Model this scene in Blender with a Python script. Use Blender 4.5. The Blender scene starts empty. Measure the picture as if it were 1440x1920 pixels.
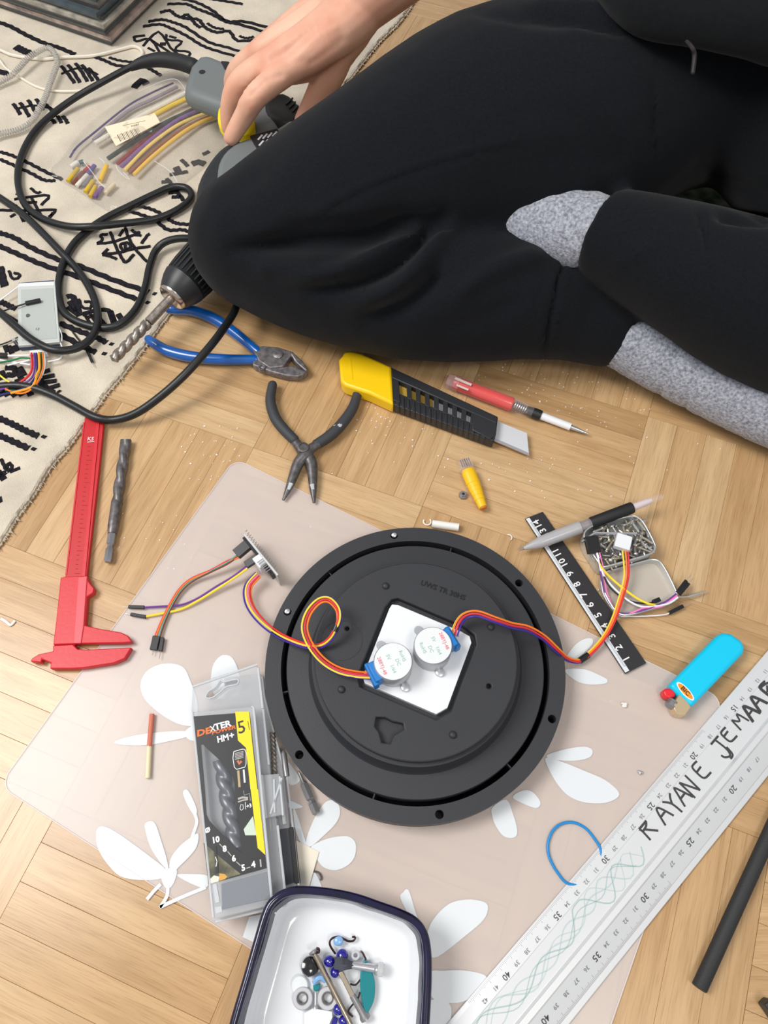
import bpy, bmesh, math, random
from mathutils import Vector, Matrix, noise
random.seed(7)
R = math.radians
C = bpy.context.scene.collection
# ---------------------------------------------------------------- camera, world, lights, exposure
FPX, TH, CH = 1442.0, R(26), 0.59
cam = bpy.data.cameras.new('camera'); camo = bpy.data.objects.new('camera', cam); C.objects.link(camo)
camo.location = (0, 0, CH); camo.rotation_euler = (TH, 0, 0)
cam.sensor_fit = 'HORIZONTAL'; cam.sensor_width = 36; cam.lens = 36 * FPX / 1440; cam.clip_start = 0.01
bpy.context.scene.camera = camo
sc = bpy.context.scene
sc.view_settings.view_transform = 'Standard'; sc.view_settings.look = 'None'
sc.view_settings.gamma = 1; sc.view_settings.use_curve_mapping = False
sc.view_settings.exposure = 0.06
world = bpy.data.worlds.new('room_light'); sc.world = world; world.use_nodes = True
bg = world.node_tree.nodes['Background']; bg.inputs[0].default_value = (0.92, 0.95, 1.0, 1); bg.inputs[1].default_value = 0.5
def area(name, loc, target, size, size_y, power, col):
    l = bpy.data.lights.new(name, 'AREA'); l.shape = 'RECTANGLE'; l.size = size; l.size_y = size_y; l.energy = power; l.color = col
    o = bpy.data.objects.new(name, l); C.objects.link(o); o.location = loc
    o.rotation_euler = (Vector(target) - Vector(loc)).to_track_quat('-Z', 'Y').to_euler(); return o
area('window_light', (-1.22, 0.36, 1.9), (0.0, 0.2, 0), 0.85, 0.9, 36, (1.0, 0.98, 0.95))
area('fill_light', (0.55, -0.75, 2.2), (0.1, 0.1, 0), 0.5, 0.5, 13, (1.0, 0.94, 0.85))  # added unseen fill behind the camera, brightens the near end of the floor
# ---------------------------------------------------------------- helpers
def G(x, y, z=0.0):
    """the point of the plane at height z seen at pixel x, y of the 1440 x 1920 photograph"""
    u = (x - 720) / FPX; v = -(y - 960) / FPX
    d = (CH - z) / (math.cos(TH) - v * math.sin(TH))
    return Vector((u * d, d * (v * math.cos(TH) + math.sin(TH)), z))
def PX(p):
    f = p.y * math.sin(TH) + (CH - p.z) * math.cos(TH); u = p.y * math.cos(TH) - (CH - p.z) * math.sin(TH)
    return 720 + FPX * p.x / f, 960 - FPX * u / f
def GP(pts, z=0.0): return [G(p[0], p[1], p[2] if len(p) > 2 else z) for p in pts]
def lin(c):
    c = c / 255.0
    return c / 12.92 if c <= 0.04045 else ((c + 0.055) / 1.055) ** 2.4
def rgb(t): return (lin(t[0]), lin(t[1]), lin(t[2]), 1)
MATS = {}
def mat(name, col, rough=0.5, metal=0.0, var=0.0, vscale=40, bump=0.0, bscale=300, alpha=1.0, trans=0.0, sss=0.0, spec=0.5, coat=0.0, sheen=0.0, col2=None, stretch=None, det=4):
    if name in MATS: return MATS[name]
    m = bpy.data.materials.new(name); m.use_nodes = True; nt = m.node_tree; b = nt.nodes['Principled BSDF']
    b.inputs['Base Color'].default_value = rgb(col); b.inputs['Roughness'].default_value = rough; b.inputs['Metallic'].default_value = metal
    b.inputs['Alpha'].default_value = alpha; b.inputs['Transmission Weight'].default_value = trans
    b.inputs['Specular IOR Level'].default_value = spec; b.inputs['Coat Weight'].default_value = coat
    b.inputs['Sheen Weight'].default_value = sheen
    if sss: b.inputs['Subsurface Weight'].default_value = sss; b.inputs['Subsurface Radius'].default_value = (0.01, 0.004, 0.002); b.inputs['Subsurface Scale'].default_value = 0.6
    if var or col2 or bump:
        tc = nt.nodes.new('ShaderNodeTexCoord'); mp = nt.nodes.new('ShaderNodeMapping'); nt.links.new(tc.outputs['Object'], mp.inputs[0])
        if stretch: mp.inputs['Scale'].default_value = stretch
    if var or col2:
        n = nt.nodes.new('ShaderNodeTexNoise'); n.inputs['Scale'].default_value = vscale; n.inputs['Detail'].default_value = det; nt.links.new(mp.outputs[0], n.inputs['Vector'])
        cr = nt.nodes.new('ShaderNodeValToRGB'); cr.color_ramp.elements[0].position = 0.32; cr.color_ramp.elements[1].position = 0.68
        c2 = col2 if col2 else tuple(max(0, c * (1 - var)) for c in col)
        cr.color_ramp.elements[0].color = rgb(c2); cr.color_ramp.elements[1].color = rgb(col)
        nt.links.new(n.outputs['Fac'], cr.inputs[0]); nt.links.new(cr.outputs[0], b.inputs['Base Color'])
    if bump:
        n2 = nt.nodes.new('ShaderNodeTexNoise'); n2.inputs['Scale'].default_value = bscale; n2.inputs['Detail'].default_value = 3; nt.links.new(mp.outputs[0], n2.inputs['Vector'])
        bp = nt.nodes.new('ShaderNodeBump'); bp.inputs['Strength'].default_value = bump; bp.inputs['Distance'].default_value = 0.001
        nt.links.new(n2.outputs['Fac'], bp.inputs['Height']); nt.links.new(bp.outputs[0], b.inputs['Normal'])
    MATS[name] = m; return m
# ---- shapes: each returns (verts, faces) in world coordinates
def bez(pts, sub=6, closed=False):
    """Catmull-Rom through pts (any tuples / vectors)"""
    P = [Vector(p) for p in pts]; n = len(P); out = []
    if n < 3: return P
    rng = range(n if closed else n - 1)
    for i in rng:
        if closed: p0, p1, p2, p3 = P[(i - 1) % n], P[i], P[(i + 1) % n], P[(i + 2) % n]
        else: p0, p1, p2, p3 = P[max(i - 1, 0)], P[i], P[i + 1], P[min(i + 2, n - 1)]
        for k in range(sub):
            t = k / sub; t2 = t * t; t3 = t2 * t
            out.append(0.5 * ((2 * p1) + (p2 - p0) * t + (2 * p0 - 5 * p1 + 4 * p2 - p3) * t2 + (3 * p1 - p0 - 3 * p2 + p3) * t3))
    if not closed: out.append(P[-1])
    return out
def s_tube(pts, r, n=8, sub=5, closed=False, flat=1.0, round_ends=False, up=None):
    """sweep; r a number or one radius per point; flat squashes vertically"""
    rs = r if isinstance(r, (list, tuple)) else [r] * len(pts)
    Q = bez([tuple(p) + (rs[i],) for i, p in enumerate(pts)], sub, closed) if sub > 1 else [Vector(tuple(p) + (rs[i],)) for i, p in enumerate(pts)]
    P = [Vector(q[:3]) for q in Q]; RR = [max(q[3], 1e-5) for q in Q]
    if round_ends and not closed:
        t0 = (P[0] - P[1]).normalized(); t1 = (P[-1] - P[-2]).normalized(); a, b = [], []
        for k in (0.25, 0.6, 0.87):
            s = math.sqrt(1 - k * k); a.append((P[0] + t0 * RR[0] * k, RR[0] * s)); b.append((P[-1] + t1 * RR[-1] * k, RR[-1] * s))
        P = [x[0] for x in a[::-1]] + P + [x[0] for x in b]; RR = [x[1] for x in a[::-1]] + RR + [x[1] for x in b]
    m = len(P); V = []; F = []
    T = []
    for i in range(m):
        a = P[(i - 1) % m] if closed else P[max(i - 1, 0)]; b = P[(i + 1) % m] if closed else P[min(i + 1, m - 1)]
        t = (b - a); T.append(t.normalized() if t.length > 1e-9 else Vector((1, 0, 0)))
    ref = Vector((0, 0, 1)) if up is None else up
    for i in range(m):
        s = T[i].cross(ref)
        if s.length < 0.05: s = T[i].cross(Vector((0, 1, 0.01)))
        s.normalize(); u = s.cross(T[i]).normalized()
        for k in range(n):
            an = 2 * math.pi * k / n
            V.append(P[i] + s * math.cos(an) * RR[i] + u * math.sin(an) * RR[i] * flat)
    for i in range(m if closed else m - 1):
        j = (i + 1) % m
        for k in range(n):
            F.append((i * n + k, j * n + k, j * n + (k + 1) % n, i * n + (k + 1) % n))
    if not closed: F.append(tuple(range(n))); F.append(tuple((m - 1) * n + k for k in reversed(range(n))))
    return V, F
def s_lathe(A, B, prof, n=20, sq=(1, 1), ref=None):
    """profile (t, r) along the axis from A towards B, t in metres from A"""
    A = Vector(A); ax = (Vector(B) - A).normalized()
    s = ax.cross(Vector((0, 0, 1)) if ref is None else ref)
    if s.length < 0.05: s = Vector((1, 0, 0))
    s.normalize(); u = s.cross(ax); V = []; F = []
    for t, r in prof:
        for k in range(n):
            a = 2 * math.pi * k / n + (math.pi / n); V.append(A + ax * t + s * math.cos(a) * max(r, 1e-5) * sq[0] + u * math.sin(a) * max(r, 1e-5) * sq[1])
    for i in range(len(prof) - 1):
        for k in range(n): F.append((i * n + k, (i + 1) * n + k, (i + 1) * n + (k + 1) % n, i * n + (k + 1) % n))
    F.append(tuple(range(n))); F.append(tuple((len(prof) - 1) * n + k for k in reversed(range(n))))
    return V, F
def s_prism(pts, z0, z1, taper=None):
    """polygon (world xy) extruded between two heights"""
    n = len(pts); a = sum(pts[i][0] * pts[(i + 1) % n][1] - pts[(i + 1) % n][0] * pts[i][1] for i in range(n))
    if a < 0: pts = pts[::-1]
    top = pts if taper is None else (taper if a >= 0 else taper[::-1])
    V = [Vector((p[0], p[1], z0)) for p in pts] + [Vector((p[0], p[1], z1)) for p in top]
    F = [tuple(reversed(range(n))), tuple(range(n, 2 * n))] + [(i, (i + 1) % n, n + (i + 1) % n, n + i) for i in range(n)]
    return V, F
def s_pp(px, z0, z1, sub=0, zref=None):
    """prism whose top outline is seen at these pixels"""
    w = GP(px, z1 if zref is None else zref)
    if sub: w = bez(w, sub, True)
    return s_prism(w, z0, z1)
def s_box(c, ax, L, W, z0, z1):
    """box: centre (xy), direction of its length, length, width, heights"""
    a = Vector((ax[0], ax[1], 0)).normalized(); b = Vector((-a.y, a.x, 0)); c = Vector((c[0], c[1], 0))
    return s_prism([c + a * L / 2 + b * W / 2, c - a * L / 2 + b * W / 2, c - a * L / 2 - b * W / 2, c + a * L / 2 - b * W / 2], z0, z1)
def s_bar(A, B, w, h, up=Vector((0, 0, 1))):
    """rectangular bar between two 3-d points"""
    A = Vector(A); B = Vector(B); t = (B - A).normalized(); s = t.cross(up).normalized(); u = s.cross(t)
    V = [p + s * w * i + u * h * j for p in (A, B) for i, j in ((-.5, -.5), (.5, -.5), (.5, .5), (-.5, .5))]
    return V, [(0, 1, 2, 3), (7, 6, 5, 4), (0, 4, 5, 1), (1, 5, 6, 2), (2, 6, 7, 3), (3, 7, 4, 0)]
def s_plate(outer, holes, z0, z1):
    """flat plate with real holes"""
    bm = bmesh.new(); loops = []
    for L in [outer] + holes:
        vs = [bm.verts.new((p[0], p[1], z1)) for p in L]; loops.append(vs)
        for i in range(len(vs)): bm.edges.new((vs[i], vs[(i + 1) % len(vs)]))
    bmesh.ops.triangle_fill(bm, edges=bm.edges[:], use_beauty=True, normal=(0, 0, 1))
    bm.verts.index_update(); V = [v.co.copy() for v in bm.verts]; n = len(V)
    F = []
    for f in bm.faces:
        idx = [v.index for v in f.verts]
        F.append(tuple(idx) if f.normal.z >= 0 else tuple(reversed(idx)))
    F2 = [tuple(reversed([i + n for i in f])) for f in F]
    V2 = [Vector((v.x, v.y, z0)) for v in V]; S = []
    for vs in loops:
        for i in range(len(vs)):
            a, b = vs[i].index, vs[(i + 1) % len(vs)].index; S.append((a, b, b + n, a + n))
    bm.free(); return V + V2, F + F2 + S
def s_ribbon(pts, w, h=0.0003, lift=0.0, zig=0.0, sub=4, closed=False):
    """thin raised stroke lying along pts (3-d)"""
    P = bez(pts, sub, closed) if sub > 1 else [Vector(p) for p in pts]
    V = []; F = []; m = len(P)
    for i, p in enumerate(P):
        t = (P[min(i + 1, m - 1)] - P[max(i - 1, 0)])
        if t.length < 1e-9: t = Vector((1, 0, 0))
        t.normalize(); s = Vector((-t.y, t.x, 0)).normalized()
        j = zig * (1 if i % 2 else -1)
        a = w / 2 + j; b = w / 2 - j * 0.6
        V += [p + s * a + Vector((0, 0, lift)), p - s * b + Vector((0, 0, lift)), p + s * a * .8 + Vector((0, 0, lift + h)), p - s * b * .8 + Vector((0, 0, lift + h))]
    for i in range(m - 1):
        a, b = 4 * i, 4 * i + 4
        F += [(a + 2, b + 2, b + 3, a + 3), (a, b, b + 2, a + 2), (b + 1, a + 1, a + 3, b + 3)]
    F += [(0, 2, 3, 1), (4 * m - 4, 4 * m - 3, 4 * m - 1, 4 * m - 2)]
    return V, F
def s_ball(c, r, sx=1, sy=1, sz=1, n=14, m=8, rot=None):
    V = []; F = []; c = Vector(c)
    for i in range(m + 1):
        a = math.pi * i / m
        for k in range(n):
            b = 2 * math.pi * k / n; q = Vector((math.sin(a) * math.cos(b) * r * sx, math.sin(a) * math.sin(b) * r * sy, math.cos(a) * r * sz))
            if rot is not None: q = rot @ q
            V.append(c + q)
    for i in range(m):
        for k in range(n): F.append((i * n + k, (i + 1) * n + k, (i + 1) * n + (k + 1) % n, i * n + (k + 1) % n))
    return V, F
def s_text(s, P, xdir, size, normal=Vector((0, 0, 1)), fat=0.0, h=0.00012, shear=0.0, sx=1.0):
    cu = bpy.data.curves.new('t', 'FONT'); cu.body = s; cu.size = size; cu.align_x = 'CENTER'; cu.align_y = 'CENTER'; cu.extrude = h; cu.offset = fat; cu.resolution_u = 2; cu.shear = shear
    o = bpy.data.objects.new('t', cu); C.objects.link(o); dg = bpy.context.evaluated_depsgraph_get(); me = bpy.data.meshes.new_from_object(o.evaluated_get(dg))
    x = Vector(xdir).normalized(); z = Vector(normal).normalized(); y = z.cross(x).normalized(); P = Vector(P)
    V = [P + x * v.co.x * sx + y * v.co.y + z * v.co.z for v in me.vertices]; F = [tuple(p.vertices) for p in me.polygons]
    bpy.data.objects.remove(o); bpy.data.curves.remove(cu); bpy.data.meshes.remove(me); return V, F
def merged(shapes):
    if isinstance(shapes, tuple): shapes = [shapes]
    V = []; F = []
    for v, f in shapes:
        k = len(V); V += [Vector(p) for p in v]; F += [tuple(i + k for i in q) for q in f]
    return V, F
def build(name, shapes, m, origin, smooth=True, ang=38):
    V, F = merged(shapes); o3 = Vector(origin)
    me = bpy.data.meshes.new(name); me.from_pydata([v - o3 for v in V], [], F); me.update()
    bm = bmesh.new(); bm.from_mesh(me); bmesh.ops.recalc_face_normals(bm, faces=bm.faces[:]); bm.to_mesh(me); bm.free()
    if m: me.materials.append(m)
    if smooth:
        me.polygons.foreach_set('use_smooth', [True] * len(me.polygons)); me.set_sharp_from_angle(angle=R(ang))
    o = bpy.data.objects.new(name, me); C.objects.link(o); return o
def tag(o, label=None, cat=None, group=None, kind=None):
    if label: o['label'] = label
    if cat: o['category'] = cat
    if group: o['group'] = group
    if kind: o['kind'] = kind
    return o
def worldpos(o):
    p = Vector((0, 0, 0))
    while o is not None: p += o.location; o = o.parent
    return p
def thing(name, label, cat, loc, group=None):
    o = bpy.data.objects.new(name, None); o.empty_display_size = 0.02; C.objects.link(o); o.location = loc
    return tag(o, label, cat, group)
def part(name, shapes, m, parent, smooth=True, bevel=0.0, seg=2, label=None, kind=None, ang=38):
    o = build(name, shapes, m, worldpos(parent), smooth, ang); o.parent = parent
    if bevel: bevelled(o, bevel, seg)
    return tag(o, label, kind=kind)
def bevelled(o, w, seg=2):
    b = o.modifiers.new('bevel', 'BEVEL'); b.width = w; b.segments = seg; b.limit_method = 'ANGLE'; b.angle_limit = R(40); b.harden_normals = False
def single(name, shapes, m, label, cat, smooth=True, bevel=0.0, seg=2, group=None, kind=None):
    V, F = merged(shapes); lo = Vector((min(v.x for v in V), min(v.y for v in V), min(v.z for v in V))); hi = Vector((max(v.x for v in V), max(v.y for v in V), 0))
    org = Vector(((lo.x + hi.x) / 2, (lo.y + hi.y) / 2, lo.z)); o = build(name, (V, F), m, org, smooth); o.location = org
    if bevel: bevelled(o, bevel, seg)
    return tag(o, label, cat, group, kind)
def struct(name, shapes, m, kind='structure'):
    o = build(name, shapes, m, (0, 0, 0), False); return tag(o, kind=kind)
def clone(o, parent=None, matrix=None):
    c = o.copy(); C.objects.link(c); c.parent = parent
    if matrix is not None: c.matrix_basis = matrix
    for ch in [x for x in bpy.data.objects if x.parent == o]: clone(ch, c)
    return c
def remesh(shapes, voxel, it=6):
    V, F = merged(shapes); me = bpy.data.meshes.new('r'); me.from_pydata(V, [], F); me.update(); o = bpy.data.objects.new('r', me); C.objects.link(o)
    bm = bmesh.new(); bm.from_mesh(me); bmesh.ops.recalc_face_normals(bm, faces=bm.faces[:]); bm.to_mesh(me); bm.free()
    r = o.modifiers.new('r', 'REMESH'); r.mode = 'VOXEL'; r.voxel_size = voxel
    s = o.modifiers.new('s', 'SMOOTH'); s.factor = 0.5; s.iterations = it
    me2 = bpy.data.meshes.new_from_object(o.evaluated_get(bpy.context.evaluated_depsgraph_get()))
    V = [v.co.copy() for v in me2.vertices]; N = [v.normal.copy() for v in me2.vertices]; F = [tuple(p.vertices) for p in me2.polygons]
    bpy.data.objects.remove(o); bpy.data.meshes.remove(me); bpy.data.meshes.remove(me2); return V, F, N
def cut(a, b):
    """a minus b, real holes"""
    def mkt(sh):
        V, F = merged(sh); me = bpy.data.meshes.new('c'); me.from_pydata(V, [], F); me.update(); bm = bmesh.new(); bm.from_mesh(me); bmesh.ops.recalc_face_normals(bm, faces=bm.faces[:]); bm.to_mesh(me); bm.free()
        o = bpy.data.objects.new('c', me); C.objects.link(o); return o
    A, B = mkt(a), mkt(b); m = A.modifiers.new('b', 'BOOLEAN'); m.object = B; m.operation = 'DIFFERENCE'; m.solver = 'EXACT'
    me = bpy.data.meshes.new_from_object(A.evaluated_get(bpy.context.evaluated_depsgraph_get())); V = [v.co.copy() for v in me.vertices]; F = [tuple(p.vertices) for p in me.polygons]
    for o in (A, B): d = o.data; bpy.data.objects.remove(o); bpy.data.meshes.remove(d)
    bpy.data.meshes.remove(me); return V, F
def crop(px, scale, ox, oy): return [(p[0] / scale + ox, p[1] / scale + oy) + tuple(p[2:]) for p in px]
# ---------------------------------------------------------------- the floor: basket-weave oak parquet
def oak():
    m = bpy.data.materials.new('oak_parquet'); m.use_nodes = True; nt = m.node_tree; L = nt.links; b = nt.nodes['Principled BSDF']
    tc = nt.nodes.new('ShaderNodeTexCoord'); oi = nt.nodes.new('ShaderNodeObjectInfo'); at = nt.nodes.new('ShaderNodeAttribute'); at.attribute_name = 'plank_tone'
    ad = nt.nodes.new('ShaderNodeMath'); ad.operation = 'ADD'; L.new(oi.outputs['Random'], ad.inputs[0]); L.new(at.outputs['Fac'], ad.inputs[1])
    fr = nt.nodes.new('ShaderNodeMath'); fr.operation = 'FRACT'; L.new(ad.outputs[0], fr.inputs[0])
    mu = nt.nodes.new('ShaderNodeMath'); mu.operation = 'MULTIPLY'; mu.inputs[1].default_value = 37.0; L.new(fr.outputs[0], mu.inputs[0])
    va = nt.nodes.new('ShaderNodeVectorMath'); va.operation = 'ADD'; L.new(tc.outputs['Object'], va.inputs[0]); L.new(mu.outputs[0], va.inputs[1])
    mp = nt.nodes.new('ShaderNodeMapping'); mp.inputs['Scale'].default_value = (6, 70, 30); L.new(va.outputs[0], mp.inputs[0])
    n1 = nt.nodes.new('ShaderNodeTexNoise'); n1.inputs['Scale'].default_value = 1.6; n1.inputs['Detail'].default_value = 5; n1.inputs['Distortion'].default_value = 0.6; L.new(mp.outputs[0], n1.inputs['Vector'])
    mp2 = nt.nodes.new('ShaderNodeMapping'); mp2.inputs['Scale'].default_value = (30, 700, 200); L.new(va.outputs[0], mp2.inputs[0])
    n2 = nt.nodes.new('ShaderNodeTexNoise'); n2.inputs['Scale'].default_value = 1.5; n2.inputs['Detail'].default_value = 3; L.new(mp2.outputs[0], n2.inputs['Vector'])
    tone = nt.nodes.new('ShaderNodeValToRGB'); e = tone.color_ramp.elements
    e[0].position = 0; e[0].color = rgb((187, 150, 106)); e[1].position = 1; e[1].color = rgb((215, 183, 140))
    for p, c in ((0.25, (208, 172, 127)), (0.5, (198, 161, 116)), (0.75, (204, 168, 123))): x = e.new(p); x.color = rgb(c)
    L.new(fr.outputs[0], tone.inputs[0])
    g = nt.nodes.new('ShaderNodeValToRGB'); g.color_ramp.elements[0].position = 0.3; g.color_ramp.elements[0].color = rgb((222, 214, 204)); g.color_ramp.elements[1].position = 0.62; g.color_ramp.elements[1].color = (1, 1, 1, 1); L.new(n1.outputs['Fac'], g.inputs[0])
    g2 = nt.nodes.new('ShaderNodeValToRGB'); g2.color_ramp.elements[0].position = 0.33; g2.color_ramp.elements[0].color = rgb((226, 218, 208)); g2.color_ramp.elements[1].position = 0.5; g2.color_ramp.elements[1].color = (1, 1, 1, 1); L.new(n2.outputs['Fac'], g2.inputs[0])
    x1 = nt.nodes.new('ShaderNodeMix'); x1.data_type = 'RGBA'; x1.blend_type = 'MULTIPLY'; x1.inputs[0].default_value = 0.75; L.new(tone.outputs[0], x1.inputs[6]); L.new(g.outputs[0], x1.inputs[7])
    x2 = nt.nodes.new('ShaderNodeMix'); x2.data_type = 'RGBA'; x2.blend_type = 'MULTIPLY'; x2.inputs[0].default_value = 0.6; L.new(x1.outputs[2], x2.inputs[6]); L.new(g2.outputs[0], x2.inputs[7])
    L.new(x2.outputs[2], b.inputs['Base Color']); b.inputs['Roughness'].default_value = 0.25; b.inputs['Specular IOR Level'].default_value = 0.45
    bp = nt.nodes.new('ShaderNodeBump'); bp.inputs['Strength'].default_value = 0.06; bp.inputs['Distance'].default_value = 0.0006; L.new(n2.outputs['Fac'], bp.inputs['Height']); L.new(bp.outputs[0], b.inputs['Normal'])
    return m
OAK = oak()
FANG = R(-21.3); FE1 = Vector((math.cos(FANG), math.sin(FANG), 0)); FE2 = Vector((-FE1.y, FE1.x, 0)); FO = G(792, 949); PS = 0.16; NPL = 6
floor = struct('floor', s_prism([(-2.0, -1.25), (2.0, -1.25), (2.0, 2.45), (-2.0, 2.45)], -0.02, -0.0012), mat('floor_joint', (150, 114, 76), 0.8))
pw, pl = PS / NPL, PS
me0 = build('plank', s_prism([(-pl / 2 + .00009, -pw / 2 + .00008), (pl / 2 - .00009, -pw / 2 + .00008), (pl / 2 - .00009, pw / 2 - .00008), (-pl / 2 + .00009, pw / 2 - .00008)], -0.004, 0), OAK, (0, 0, 0), False)
bmm = bmesh.new(); bmm.from_mesh(me0.data); bmesh.ops.bevel(bmm, geom=[e for e in bmm.edges if e.verts[0].co.z > -1e-6 and e.verts[1].co.z > -1e-6], offset=0.00016, segments=1, affect='EDGES'); bmm.to_mesh(me0.data); bmm.free()
spots = []
for i in range(-18, 18):
    for j in range(-16, 20):
        vert = (i + j) % 2 != 0
        for k in range(NPL):
            o = (k + .5) * pw
            c = FO + FE1 * (i * PS + (o if vert else PS / 2)) + FE2 * (j * PS + (PS / 2 if vert else o))
            if abs(c.x) > 1.95 or c.y < -1.2 or c.y > 2.4: continue
            x, y = PX(c); dx = max(0, -x, x - 1440); dy = max(0, -y, y - 1920)
            spots.append((math.hypot(dx, dy), c, FANG + (math.pi / 2 if vert else 0)))
spots.sort(key=lambda s: s[0])
for n, (d, c, a) in enumerate(spots[:298]):
    o = me0 if n == 0 else me0.copy()
    if n: C.objects.link(o)
    o.parent = floor; o.location = (c.x, c.y, random.uniform(-.00008, 0)); o.rotation_euler = (0, 0, a)
V, F, T = [], [], []
for d, c, a in spots[298:]:
    v, f = s_box(c, (math.cos(a), math.sin(a)), pl - .0004, pw - .0003, -.004, 0); k = len(V); V += v; F += [tuple(q + k for q in ff) for ff in f]; T += [random.random()] * len(v)
rest = part('plank_field', (V, F), OAK, floor, smooth=False, kind='stuff')
rest.data.attributes.new('plank_tone', 'FLOAT', 'POINT').data.foreach_set('value', T)
# ---------------------------------------------------------------- the rug
RZ = 0.005
edge_px = [(800, -30), (778, -5), (760, 22), (742, 44), (715, 70), (690, 100), (660, 138), (625, 180), (590, 228), (520, 320), (440, 425), (370, 515), (303, 600), (262, 655), (222, 705), (196, 735), (180, 757), (150, 800), (122, 838), (90, 875), (60, 925), (30, 965), (0, 1012), (-40, 1065)]
ew = bez(GP(edge_px, RZ), 12)
inn = Vector((-0.80, 0.60, 0)).normalized()
V, F = [], []; NV = 60
for i, p in enumerate(ew):
    jit = 0.0016 * noise.noise(Vector((i * .9, 0, 0))) + 0.0012 * noise.noise(Vector((i * .31, 7, 0)))
    for k in range(NV):
        q = p - inn * jit * (1 if k == 0 else 0) + inn * (0.95 * (k / (NV - 1)) ** 1.6)
        z = RZ + 0.0006 * noise.noise(q * 14) - (0.0012 if k == 0 else 0)
        V.append(Vector((q.x, q.y, z)))
nb = len(V)
for i, p in enumerate(ew):
    for k in (0, NV - 1): V.append(Vector((V[i * NV + k].x, V[i * NV + k].y, 0.0004)))
for i in range(len(ew) - 1):
    for k in range(NV - 1): F.append((i * NV + k, (i + 1) * NV + k, (i + 1) * NV + k + 1, i * NV + k + 1))
    F.append((i * NV, nb + 2 * i, nb + 2 * i + 2, (i + 1) * NV))
rug = thing('kilim_rug', 'cream woven rug with black geometric motifs under the cables and drill', 'rug', tuple(G(150, 400)))
WOOL = mat('cream_wool', (226, 214, 194), 0.95, var=0.13, vscale=22, bump=0.9, bscale=900, sheen=0.2, spec=0.15)
YARN = mat('black_yarn', (42, 40, 46), 0.95, var=0.3, vscale=300, bump=0.8, bscale=1500, spec=0.15)
FRAY = mat('brown_selvedge', (208, 188, 160), 0.95, var=0.3, vscale=90)
part('rug_weave', (V, F), WOOL, rug)
part('selvedge', s_ribbon([p - inn * 0.001 + Vector((0, 0, -.0040)) for p in ew], 0.0020, 0.0014, zig=0.0006, sub=1), FRAY, rug)
tufts = []
for i in range(0, len(ew), 1):
    for q in range(2):
        p = ew[i] + Vector((random.uniform(-.002, .002), random.uniform(-.002, .002), -.002)); d = (-inn * random.uniform(.001, .0035) + Vector((random.uniform(-.002, .002), random.uniform(-.002, .002), -.001)))
        tufts.append(s_tube([p, p + d * .6, p + d], [.0004, .0003, .0001], n=4, sub=1))
part('edge_fluff', tufts, WOOL, rug, kind='stuff')
YZ = RZ + 0.0003
def yarn(name, groups):
    for p, w, zg, s in groups: part(name, s_ribbon(GP(p, YZ), w, 0.0009, zig=zg, sub=s), YARN, rug, smooth=False)
B, Tn, M = 0.0060, 0.0043, 0.0033
stripes = [
 ([(-12, 434), (0, 437), (27, 446), (62, 466), (110, 487), (150, 499), (208, 523), (279, 548)], B), ([(288, 550), (292, 552)], .004),
 ([(-12, 459), (0, 462), (37, 478), (79, 496), (146, 519), (198, 539), (256, 561)], B), ([(275, 566), (279, 569)], .004),
 ([(-10, 782), (0, 785), (25, 796), (47, 807), (72, 818)], B), ([(80, 817), (85, 821)], .0035),
 ([(-10, 813), (0, 817), (25, 828), (54, 841)], B), ([(61, 840), (66, 844)], .0035),
 ([(0, 285), (23, 292), (52, 305), (83, 321), (117, 337)], Tn), ([(0, 299), (23, 309), (58, 325), (83, 338), (104, 339)], Tn),
 ([(256, 387), (279, 391), (302, 401), (322, 415), (338, 420), (367, 421)], Tn), ([(242, 396), (271, 405), (292, 414), (315, 431), (342, 431), (361, 437)], Tn),
 ([(112, 606), (146, 620), (179, 632), (200, 643)], B), ([(207, 644), (212, 647)], .004), ([(112, 626), (150, 647), (180, 661)], B), ([(193, 662), (199, 665)], .004),
 ([(335, -3), (366, 4), (397, 19), (426, 40), (460, 41), (520, 57)], Tn), ([(314, 8), (349, 8), (370, 17), (397, 27), (424, 41), (449, 46), (510, 64)], Tn),
 ([(278, 41), (303, 37), (324, 42), (349, 52), (391, 79), (428, 90), (480, 107)], Tn), ([(268, 50), (299, 46), (320, 53), (349, 67), (378, 85), (407, 96), (470, 114)], Tn),
 ([(300, 24), (318, 20), (330, 29), (349, 35), (372, 37), (385, 52), (407, 61), (430, 59), (447, 77), (495, 72)], .0045),
 ([(340, 33), (352, 28), (366, 45), (376, 52)], Tn), ([(389, 44), (402, 52), (420, 55)], M), ([(449, 68), (462, 72), (476, 69)], M),
 ([(175, 106), (195, 113), (219, 123), (250, 125)], Tn), ([(205, 108), (225, 114), (250, 117)], M), ([(268, 124), (284, 131), (302, 142)], Tn),
 ([(-8, 40), (20, 50), (50, 66), (83, 81), (112, 90), (140, 102)], .006), ([(393, -2), (420, 2), (455, 8)], .004),
 ([(0, 565), (14, 572), (30, 579)], B), ([(6, 588), (31, 606)], B), ([(30, 88), (44, 95), (62, 102)], .01), ([(-4, 133), (16, 139)], .008)]
yarn('woven_stripe', [(p, w, .0007, 5) for p, w in stripes])
hatch = []
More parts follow.
